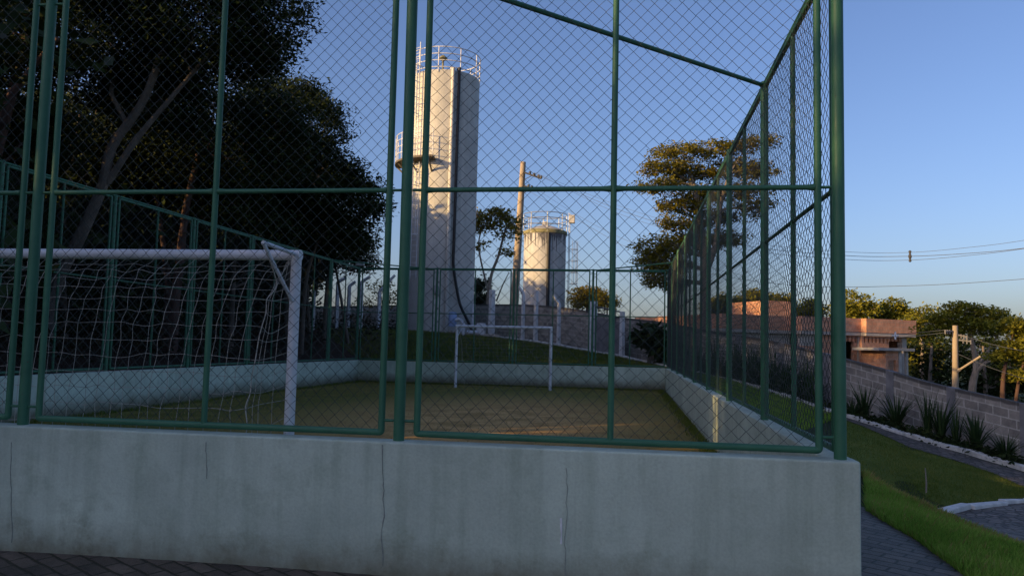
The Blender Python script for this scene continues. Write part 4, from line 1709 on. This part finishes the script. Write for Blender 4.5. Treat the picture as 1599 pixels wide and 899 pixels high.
tree('forest_tree', 'dark tree with two close reddish trunks behind the near goal net', [(px_path([(268, 560, 22), (272, 480, 22), (280, 420, 22), (290, 330, 22), (310, 240, 22)]), .17), (px_path([(255, 560, 22.3), (262, 450, 22.3), (255, 380, 22.3), (240, 280, 22.3)]), .11)],
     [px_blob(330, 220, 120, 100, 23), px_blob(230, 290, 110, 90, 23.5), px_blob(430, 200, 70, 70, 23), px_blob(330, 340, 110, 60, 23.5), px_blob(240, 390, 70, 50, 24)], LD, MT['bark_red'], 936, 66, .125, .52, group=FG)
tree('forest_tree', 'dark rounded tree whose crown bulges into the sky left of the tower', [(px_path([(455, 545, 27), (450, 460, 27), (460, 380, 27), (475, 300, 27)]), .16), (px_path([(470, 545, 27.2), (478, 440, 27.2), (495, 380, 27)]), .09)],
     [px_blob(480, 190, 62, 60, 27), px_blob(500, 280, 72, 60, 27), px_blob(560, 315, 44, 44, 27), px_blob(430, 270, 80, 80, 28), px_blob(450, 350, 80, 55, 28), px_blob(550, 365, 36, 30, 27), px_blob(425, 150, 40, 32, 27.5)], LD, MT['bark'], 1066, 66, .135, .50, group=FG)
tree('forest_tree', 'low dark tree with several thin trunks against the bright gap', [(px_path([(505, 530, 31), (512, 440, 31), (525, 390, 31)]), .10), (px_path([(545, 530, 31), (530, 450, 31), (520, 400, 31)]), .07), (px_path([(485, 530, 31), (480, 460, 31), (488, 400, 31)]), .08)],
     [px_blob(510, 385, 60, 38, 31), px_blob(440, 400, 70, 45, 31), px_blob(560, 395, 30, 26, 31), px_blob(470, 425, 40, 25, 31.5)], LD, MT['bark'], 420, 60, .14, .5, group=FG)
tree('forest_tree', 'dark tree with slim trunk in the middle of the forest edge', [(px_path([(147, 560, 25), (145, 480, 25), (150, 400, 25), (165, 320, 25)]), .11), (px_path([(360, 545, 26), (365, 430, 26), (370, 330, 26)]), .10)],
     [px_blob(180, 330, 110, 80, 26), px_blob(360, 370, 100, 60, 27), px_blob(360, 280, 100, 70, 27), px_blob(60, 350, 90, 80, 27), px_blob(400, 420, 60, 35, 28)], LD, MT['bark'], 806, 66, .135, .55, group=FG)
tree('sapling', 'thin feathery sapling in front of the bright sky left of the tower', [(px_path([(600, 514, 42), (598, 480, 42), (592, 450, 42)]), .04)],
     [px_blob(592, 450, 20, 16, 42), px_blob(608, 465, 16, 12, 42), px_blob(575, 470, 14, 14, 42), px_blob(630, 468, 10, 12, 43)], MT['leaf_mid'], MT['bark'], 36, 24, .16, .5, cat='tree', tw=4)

# wood continuing past the left edge, unseen stands added to block sun: one mass
m_cl = []
fr = np.random.default_rng(21)
bm_ = MB()
stands = []
for k in range(92):                                    # unseen tall stand added towards the low sun, to shade court and road
    stands.append((fr.uniform(-40, -21), fr.uniform(-50, -7), fr.uniform(11.0, 13.0)))
for k in range(30):  # taller unseen trees added to shade the block wall
    stands.append((fr.uniform(-30, -21), fr.uniform(-26, -7.5), fr.uniform(13.0, 14.5)))
for k in range(10):  # kept low so the sun still reaches the second pole
    stands.append((fr.uniform(-34, -22), fr.uniform(-7, 1), fr.uniform(6.0, 7.6)))
for k in range(16):  # short unseen trees added to keep the sun off the court
    stands.append((fr.uniform(-17, -11.5), fr.uniform(-2.5, 3), fr.uniform(4.2, 5.4)))
for k in range(10):  # unseen trees added to shade the block wall behind the fence
    stands.append((fr.uniform(-17, -12), fr.uniform(2.5, 6.6), fr.uniform(6.4, 7.2)))
for k in range(14):  # trees put in to shade the round tank
    stands.append((fr.uniform(-29, -20), fr.uniform(32, 42), fr.uniform(9.3, 11.0)))
for k in range(90):                                    # deeper wood behind the forest edge
    stands.append((fr.uniform(-46, -25), fr.uniform(2, 48), fr.uniform(7.0, 9.5)))
for k in range(46):                                    # scrub under the forest edge
    stands.append((fr.uniform(-25, -16.5), fr.uniform(2, 31), fr.uniform(3.2, 5.4)))
for k in range(20):  # trees put in to shade the lower tower
    stands.append((fr.uniform(-25, -17.5), fr.uniform(24, 31), fr.uniform(8.8, 10.4)))
for (x, y, h) in stands:
    z = H1(x, y)
    bm_.tube([(x, y, z - .2), (x + fr.normal(0, .4), y + fr.normal(0, .4), z + h * .7)], [.2, .1], 6)
    for q in range(5):
        c = np.array([x + fr.normal(0, 1.3), y + fr.normal(0, 1.3), z + h * fr.uniform(.22, .80)])
        m_cl += blob_clumps(c, 2.2, 2.2, 1.8, 22, .8)
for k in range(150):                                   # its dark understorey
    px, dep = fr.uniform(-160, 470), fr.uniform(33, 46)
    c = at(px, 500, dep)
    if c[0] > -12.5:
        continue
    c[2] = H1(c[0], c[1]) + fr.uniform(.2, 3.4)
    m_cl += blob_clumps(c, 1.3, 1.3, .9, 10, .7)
def chink(c, pts, rad):  # true for foliage standing in a chosen sunbeam
    for p in pts:
        d = np.asarray(c) - np.asarray(p)
        t_ = d @ np.array(sdir)
        if t_ > 6 and np.linalg.norm(d - t_ * np.array(sdir)) < rad:
            return True
    return False


gl = [(XRI, 6.3, z) for z in (-.7, -.45, -.2, .05)]
g2 = [onplane(px, py, 2, ZF) for px, py in ((660, 688), (700, 683), (740, 679), (780, 675), (820, 671), (860, 668), (900, 664))]
m_cl = [c for c in m_cl if not (chink(c[0], gl, .95) or chink(c[0], g2, 1.0))]  # gaps cut in the foliage so sun streaks reach court wall and floor
me = leaves_mesh('wood', m_cl, 18, .42, .6)
wd = link('wood', me, LD)
tag(wd, kind='stuff')
bo = link('wood_trunks', bm_.mesh('wood_trunks'), MT['bark'], wd)
bo['kind'] = 'stuff'

# undergrowth along the forest edge
ug = []
for k in range(420):
    x = fr.uniform(-24, -10.3)
    y = fr.uniform(4, 33)
    if x > -11.2 and fr.random() < .6: continue
    hgt = fr.uniform(.25, 1.1) * min(1, (abs(x) - 9.6) / 2.5)
    ug.append((np.array([x, y, H1(x, y) + hgt * .6]), .35 + hgt * .5))
me = leaves_mesh('undergrowth', ug, 34, .17, .7)
MT['leaf_under'] = leafmat('undergrowth_leaf', [(0.1, (0.014, 0.018, 0.007)), (0.5, (0.028, 0.026, 0.010)), (0.9, (0.06, 0.032, 0.014))], .15)
tag(link('undergrowth', me, MT['leaf_under']), kind='stuff')

# right-hand tree beyond the court's corner
tree('shade_tree', 'large spreading tree with sunlit crown behind the right fence', [(px_path([(1105, 560, 29), (1103, 470, 29), (1100, 400, 29), (1092, 340, 29), (1085, 290, 29)]), .20), (px_path([(1097, 440, 29), (1118, 380, 28.8), (1125, 320, 28.8), (1140, 270, 28.6)], False), .13)],
     [px_blob(1062, 238, 46, 12, 29), px_blob(1040, 262, 44, 13, 28.8), px_blob(1125, 232, 46, 13, 29), px_blob(1175, 225, 30, 13, 28.5), px_blob(1135, 262, 48, 14, 29.2), px_blob(1180, 265, 30, 15, 28.6), px_blob(1085, 272, 46, 14, 29.4),
      px_blob(1030, 290, 44, 11, 28.6), px_blob(1095, 303, 52, 14, 29.3), px_blob(1165, 298, 40, 14, 29), px_blob(1060, 322, 44, 13, 29), px_blob(1180, 325, 30, 14, 28.8), px_blob(1115, 338, 44, 14, 29.5), px_blob(1065, 350, 36, 13, 29),
      px_blob(1022, 388, 32, 20, 29), px_blob(1062, 378, 36, 18, 29.5), px_blob(1012, 412, 26, 18, 29), px_blob(1045, 412, 34, 18, 29.4), px_blob(1050, 443, 26, 16, 29.3), px_blob(1020, 438, 18, 12, 29), px_blob(1130, 372, 40, 14, 29.5)], MT['leaf_mid'], MT['bark_pale'], 1000, 34, .125, .36, flat=.36, shell=.25)

tree('slender_tree', 'slender pale stemmed tree with small golden crown just right of the tower', [(px_path([(758, 500, 45), (765, 440, 45), (778, 400, 45), (786, 370, 45), (792, 350, 45)]), .11), (px_path([(762, 455, 45), (748, 390, 45), (752, 360, 45), (764, 345, 45)], False), .06), (px_path([(775, 470, 45.2), (785, 445, 45.2), (795, 425, 45.2)], False), .05)],
     [px_blob(762, 342, 30, 17, 45), px_blob(792, 355, 20, 22, 45), px_blob(745, 352, 16, 13, 45), px_blob(748, 385, 10, 8, 45), px_blob(778, 332, 16, 9, 45), px_blob(790, 395, 8, 7, 45)], MT['leaf_yel'], MT['bark_pale'], 110, 30, .2, .42, flat=.45, tw=3)
tree('dark_shrub', 'dark green upright shrub at the right foot of the tower', [(px_path([(750, 500, 46), (748, 470, 46), (748, 445, 46)]), .06)],
     [px_blob(748, 455, 13, 20, 46), px_blob(744, 478, 12, 12, 46), px_blob(756, 470, 9, 14, 46)], MT['leaf_dark'], MT['bark'], 60, 34, .22, .42, cat='shrub', tw=3)
tree('round_bush', 'rounded golden yellow bush beyond the wall right of the round tank', [(px_path([(918, 500, 56), (917, 480, 56), (916, 465, 56)]), .14)],
     [px_blob(917, 465, 26, 15, 56), px_blob(903, 470, 14, 12, 56), px_blob(930, 466, 15, 14, 56), px_blob(918, 455, 16, 8, 56)], MT['leaf_yel'], MT['bark'], 130, 36, .2, .42, cat='bush', tw=3)
tree('young_tree', 'small sparse green tree between the golden bush and the iron gate', [(px_path([(948, 500, 52), (948, 478, 52), (946, 466, 52)]), .07)],
     [px_blob(946, 468, 14, 9, 52), px_blob(940, 478, 9, 8, 52), px_blob(956, 474, 10, 7, 52)], MT['leaf_mid'], MT['bark'], 44, 28, .2, .4, tw=3)
# broad leaved shrub against the wall at the court's far corner
sb = at(1015, 562, 29.6)
sb[2] = H1(sb[0], sb[1])
cl = blob_clumps(at(1018, 528, 29.6), 30 / FPX * 29.6, .5, 22 / FPX * 29.6, 46, .26, .3) + blob_clumps(at(1040, 540, 29.4), .6, .5, .6, 26, .26, .3)
t = thing('broadleaf_shrub', 'dark broad leaved shrub against the block wall behind the court corner', 'shrub', sb)
me = leaves_mesh('foliage', cl, 9, .42, .7, asp=.38)
me.transform(Matrix.Translation(-Vector(sb)))
link('foliage', me, MT['leaf_dark'], t)
m = MB()
for k in range(7):
    limb(m, sb + rng.normal(0, .06, 3) * [1, 1, 0], at(1018 + rng.uniform(-25, 35), 530 + rng.uniform(-15, 15), 29.6), .03, .012)
part('stems', m, MT['bark'], t, True)

# trees behind the house and to the right
BG = 'sunlit trees behind the house'
back = [
    (1130, 470, 54, 34, 14, 620, 'low golden crown showing just left of the brick tank room'),
    (1178, 462, 58, 28, 14, 620, 'golden green crown rising directly above the brick tank room'),
    (1215, 468, 60, 24, 14, 620, 'small golden crown just right of the brick tank room'),
    (1262, 480, 56, 30, 16, 620, 'darker crown over the house roof beside the thick fence posts'),
    (1335, 470, 52, 36, 24, 640, 'tallest sunlit tree beside the last fence post, over the house roof'),
    (1392, 480, 53, 34, 18, 640, 'sunlit spreading tree over the right half of the house roof'),
    (1440, 492, 50, 32, 18, 640, 'bushy green tree just beyond the right end of the house'),
]
for (px, py, dep, rw, rh, gy_, lab) in back:
    bl = [px_blob(px, py, rw * .6, rh * .7, dep), px_blob(px - rw * .5, py + rh * .6, rw * .55, rh * .55, dep), px_blob(px + rw * .5, py + rh * .5, rw * .55, rh * .6, dep),
          px_blob(px, py + rh * 1.4, rw * .9, rh * .8, dep + .5), px_blob(px + rw * .2, py + rh * 2.4, rw * .8, rh * .8, dep + .7)]
    if px > 1400:
        bl += [px_blob(px, py + rh * 3.4, rw * .9, rh * .9, dep + .8), px_blob(px, py + rh * 4.6, rw * .9, rh * .9, dep + .8)]
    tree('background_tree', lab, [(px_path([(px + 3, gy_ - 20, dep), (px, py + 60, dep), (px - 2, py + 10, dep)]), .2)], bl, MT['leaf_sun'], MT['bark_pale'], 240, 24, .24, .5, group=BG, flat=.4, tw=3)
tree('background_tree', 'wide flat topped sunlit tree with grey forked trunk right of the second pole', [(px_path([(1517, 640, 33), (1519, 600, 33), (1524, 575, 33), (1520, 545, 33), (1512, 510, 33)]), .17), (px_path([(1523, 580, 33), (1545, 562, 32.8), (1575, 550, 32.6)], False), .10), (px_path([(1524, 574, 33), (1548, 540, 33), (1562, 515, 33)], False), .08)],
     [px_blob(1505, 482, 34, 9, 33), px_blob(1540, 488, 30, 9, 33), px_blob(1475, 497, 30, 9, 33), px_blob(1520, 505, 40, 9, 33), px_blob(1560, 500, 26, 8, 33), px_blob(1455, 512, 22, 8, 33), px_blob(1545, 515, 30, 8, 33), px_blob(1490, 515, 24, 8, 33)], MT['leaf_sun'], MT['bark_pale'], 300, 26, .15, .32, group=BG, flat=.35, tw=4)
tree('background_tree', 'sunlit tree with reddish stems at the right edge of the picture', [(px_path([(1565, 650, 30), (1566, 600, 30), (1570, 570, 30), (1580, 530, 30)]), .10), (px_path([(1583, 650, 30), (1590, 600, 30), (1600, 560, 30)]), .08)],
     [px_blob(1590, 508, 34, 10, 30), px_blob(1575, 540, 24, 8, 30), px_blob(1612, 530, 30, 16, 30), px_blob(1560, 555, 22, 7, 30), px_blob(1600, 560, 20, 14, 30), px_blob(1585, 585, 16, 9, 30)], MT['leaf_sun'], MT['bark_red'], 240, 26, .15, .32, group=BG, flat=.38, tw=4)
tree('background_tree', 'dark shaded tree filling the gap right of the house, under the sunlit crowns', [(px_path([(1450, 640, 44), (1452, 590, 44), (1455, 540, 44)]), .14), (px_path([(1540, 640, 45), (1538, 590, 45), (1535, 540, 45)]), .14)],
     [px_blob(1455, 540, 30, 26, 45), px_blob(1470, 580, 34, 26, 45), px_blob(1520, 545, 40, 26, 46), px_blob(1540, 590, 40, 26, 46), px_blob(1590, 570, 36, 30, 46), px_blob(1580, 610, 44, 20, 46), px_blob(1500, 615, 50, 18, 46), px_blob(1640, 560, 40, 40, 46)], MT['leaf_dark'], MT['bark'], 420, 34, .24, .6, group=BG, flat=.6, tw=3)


# strap leaved plants in the bed along the wall
def strap_proto(seed, n, L, spread):
    r = np.random.default_rng(seed)
    m = MB()
    for k in range(n):
        a = r.uniform(0, 6.283)
        lean = r.uniform(.08, spread)
        ln = L * r.uniform(.55, 1.15)
        w0 = r.uniform(.012, .024)
        d = np.array([math.cos(a), math.sin(a), 0])
        s = np.array([-d[1], d[0], 0])
        p0 = d * r.uniform(0, .10)
        V = []
        ns = 6
        for i in range(ns):
            f = i / (ns - 1)
            p = p0 + d * lean * ln * f ** 1.7 + np.array([0, 0, ln * (f - .28 * lean * f * f)])
            ww = w0 * (1 - f ** 2.2) + .001
            V += [p - s * ww, p + s * ww]
        m.add(V, [(2 * i, 2 * i + 1, 2 * i + 3, 2 * i + 2) for i in range(ns - 1)])
    me = m.mesh('strap_plant')
    me.materials.append(MT['strap'])
    return me


SP = [strap_proto(1, 46, 1.1, .6), strap_proto(2, 70, .85, .95), strap_proto(3, 30, 1.3, .35), strap_proto(4, 84, .7, 1.2)]
sp_lab = {
    0: 'spiky strap leaf plant in the wall bed, first one right of the last fence post',
    1: 'spiky strap leaf plant in front of the first pale pilaster on the block wall',
    2: 'broad clump of strap leaves right of the first pilaster of the block wall',
    3: 'tall narrow strap leaf plant just left of the second pilaster of the block wall',
    4: 'tall pair of upright strap leaf fans at the second pilaster of the block wall',
    5: 'thin strap leaf plant just right of the second pilaster',
    6: 'large fan of strap leaves, the widest plant nearest the right edge',
    7: 'low tangle of strap leaves at the right edge of the bed by the kerb',
}
spots0 = [(1332, 642, 20.6, 3, 0.9), (1350, 645, 20.6, 0, 1.0), (1400, 655, 19.6, 1, 1.15), (1448, 672, 18.6, 2, .95), (1468, 682, 18.3, 0, 1.05), (1493, 690, 17.8, 2, .75), (1525, 702, 17.2, 1, 1.1), (1570, 720, 16.4, 3, .95)]
spots = spots0
pg = 'strap leaf plants along the block wall'
for i, (px, py, dep, k, s) in enumerate(spots):
    p = at(px, py, dep)
    o = bpy.data.objects.new('strap_plant', SP[k])
    col.objects.link(o)
    o.location = (p[0], p[1], H1(p[0], p[1]) - .02)
    o.scale = (s, s, s)
    o.rotation_euler = (0, 0, rng.uniform(0, 6))
    tag(o, sp_lab[i], 'plant', pg)
for k in range(24):
    f = k / 23
    px = 1105 + f * 190 + rng.uniform(-5, 5)
    i = np.interp(px, [p[0] for p in kerb_px], np.arange(len(kerb_px)))
    j = int(i)
    q = KP[j] * (1 - (i - j)) + KP[j + 1] * (i - j)
    back_ = Fh * rng.uniform(.45, 1.0)
    p = q + back_
    o = bpy.data.objects.new('strap_plant', SP[k % 4])
    col.objects.link(o)
    o.location = (p[0], p[1], H1(p[0], p[1]) - .02)
    s = rng.uniform(.85, 1.25)
    o.scale = (s, s, s)
    o.rotation_euler = (0, 0, rng.uniform(0, 6))
    tag(o, 'dark strap leaf plant in the dense bed seen through the right fence', 'plant', pg)
# low filler growth in the bed
cl = []
for k in range(170):
    i = rng.uniform(7.0, 13.6)
    j = int(i)
    q = KP[j] * (1 - (i - j)) + KP[j + 1] * (i - j) + Fh * rng.uniform(.2, 1.1)
    cl.append((np.array([q[0], q[1], H1(q[0], q[1]) + rng.uniform(.03, .16)]), .2))
me = leaves_mesh('bed_ground_cover', cl, 26, .12, .6)
tag(link('bed_ground_cover', me, MT['leaf_dark']), kind='stuff')


# grass
def blades(name, pts, hmin, hmax, wid, mat, lean=.5):
    n = len(pts)
    P = np.concatenate([pts, H(pts[:, 0], pts[:, 1])[:, None]], 1) if pts.shape[1] == 2 else pts
    a = rng.uniform(0, 2 * math.pi, n)
    d = np.stack([np.cos(a), np.sin(a), np.zeros(n)], 1)
    s = np.stack([-d[:, 1], d[:, 0], np.zeros(n)], 1)
    h = rng.uniform(hmin, hmax, n)[:, None]
    w_ = wid * rng.uniform(.6, 1.3, n)[:, None]
    ln = lean * rng.uniform(.1, 1, n)[:, None]
    V = np.empty((n, 4, 3))
    V[:, 0] = P - s * w_ / 2
    V[:, 1] = P + s * w_ / 2
    V[:, 2] = P + s * w_ * .3 + d * h * ln * .5 + [0, 0, 1] * h * .6
    V[:, 3] = P + d * h * ln + [0, 0, 1] * h
    o = link(name, quads_mesh(name, V.reshape(-1, 3)), mat)
    tag(o, kind='stuff')
    return o


def scatter(A, B, n, ragged=.08):
    def rs(P, t):
        P = np.asarray([p[:2] for p in P], float)
        s = np.concatenate([[0], np.cumsum(np.linalg.norm(np.diff(P, axis=0), axis=1))])
        return np.stack([np.interp(t * s[-1], s, P[:, 0]), np.interp(t * s[-1], s, P[:, 1])], 1)
    t = rng.random(n)
    u = rng.uniform(-ragged, 1 + ragged, n)[:, None]
    return rs(A, t) * (1 - u) + rs(B, t) * u


bank_hi = [at(1350, 741, 10.6), at(1450, 796, 9.0), at(1500, 820, 8.5), at(1599, 860, 7.7), at(1720, 905, 6.9)]
sheet('grass_verge', bank_lo, bank_hi, MT['lawn'], 0.012, 30, 12)
blades('grass_bank', scatter(bank_lo, bank_hi, 60000, .05), .03, .10, .010, MT['blade'], .7)
blades('verge_dry_grass', np.concatenate([scatter(bank_hi, [b_ * .9 + l_ * .1 for b_, l_ in zip(bank_hi, bank_lo + [bank_lo[-1]])], 4200, .2), scatter(bank_lo, bank_hi, 3200, .05)]), .03, .11, .009, MT['blade_dry'], .9)
lawn_lo = [at(1338, 741, 10.6), at(1450, 795, 9.0), at(1472, 806, 11.1), at(1530, 792, 12.0), at(1599, 785, 12.6), at(1700, 782, 13.0)]
sheet('lawn', rd_lo[1:], [at(1335, 745, 10.4), at(1400, 772, 9.8), at(1460, 803, 10.9), at(1530, 792.5, 11.95), at(1599, 786, 12.5), at(1720, 783, 13.0)], MT['lawn'], 0.012, 30, 14)
blades('lawn_grass', scatter(rd_lo[1:], [at(1338, 741, 10.6), at(1450, 795, 9.0), at(1472, 806, 11.2), at(1530, 792, 12.0), at(1599, 785, 12.6), at(1720, 782, 13.0)], 42000, .01), .025, .06, .010, MT['blade_dark'], .6)
# strip between the right fence and the kerb, and the bank behind the court
ks = [KP[6], KP[7], KP[8], KP[9], at(1300, 660, 20.2)]
blades('side_grass', scatter([(1.5, 21), (1.5, 15), (1.5, 10), (1.5, 7)], [k - Fh * .25 for k in ks], 40000, .0), .04, .12, .014, MT['blade'], .6)
blades('bank_grass', scatter([(XL, YB + .3), (-4, YB + .3), (XR, YB + .3)], [at(480, 512, 36), KP[0] - Fh * .3, KP[2] - Fh * .3, KP[4] - Fh * .3, KP[6] - Fh * .3], 60000, .0), .04, .11, .02, MT['blade_dark'], .6)
cp = np.stack([rng.uniform(XL + .03, XRI - .03, 46000), rng.uniform(.3, YB - .03, 46000), np.full(46000, ZF)], 1)
worn = ((cp[:, 0] + 2.6) / 4.6) ** 2 + ((cp[:, 1] - 10.5) / 9.0) ** 2 + rng.normal(0, .25, len(cp))
cp = cp[(worn > .9) | (rng.random(len(cp)) < .12)]
blades('court_grass', cp, .012, .035, .012, MT['blade_dry'], .9)
ed = []
for (a, b, n) in (((XL + .02, .3), (XL + .02, YB - .02), 5000), ((XL, YB - .03), (XRI, YB - .03), 6000), ((XRI - .03, .3), (XRI - .03, YB), 5000)):
    f = rng.random(n)[:, None]
    q = np.array(a) * (1 - f) + np.array(b) * f + np.abs(rng.normal(0, .10, (n, 2))) * [1 if a[0] < -5 else -1, 0 if a[0] == b[0] else -1]
    ed.append(np.concatenate([q, np.full((n, 1), ZF)], 1))
blades('court_edge_grass', np.concatenate(ed), .03, .09, .011, MT['blade_dark'], .5)
# weeds at the foot of the front wall
wx = rng.uniform(-6, -0.5, 500)
blades('walk_weeds', np.stack([wx, -np.abs(rng.normal(0.02, .025, 500)), np.full(500, -.89)], 1), .01, .035, .006, MT['blade_dark'], .6)
# sapling stick on the lawn
p = at(1446, 783, 12.2)
p[2] = H1(p[0], p[1])
t = thing('sapling_stick', 'thin pale sapling stick standing alone on the lower lawn', 'sapling', p)
m = MB()
m.tube([p - [0, 0, .05], p + [.01, 0, .2], p + [0, .01, .42]], [.014, .012, .008], 6)
part('stem', m, MT['bark_pale'], t, True)
m = MB()
V = leaves_mesh('leaf_tuft', [(p + [0, 0, .06], .05), (p + [0.01, 0, .3], .04)], 7, .05)
V.transform(Matrix.Translation(-Vector(p)))
link('leaf_tuft', V, MT['blade_dark'], t)
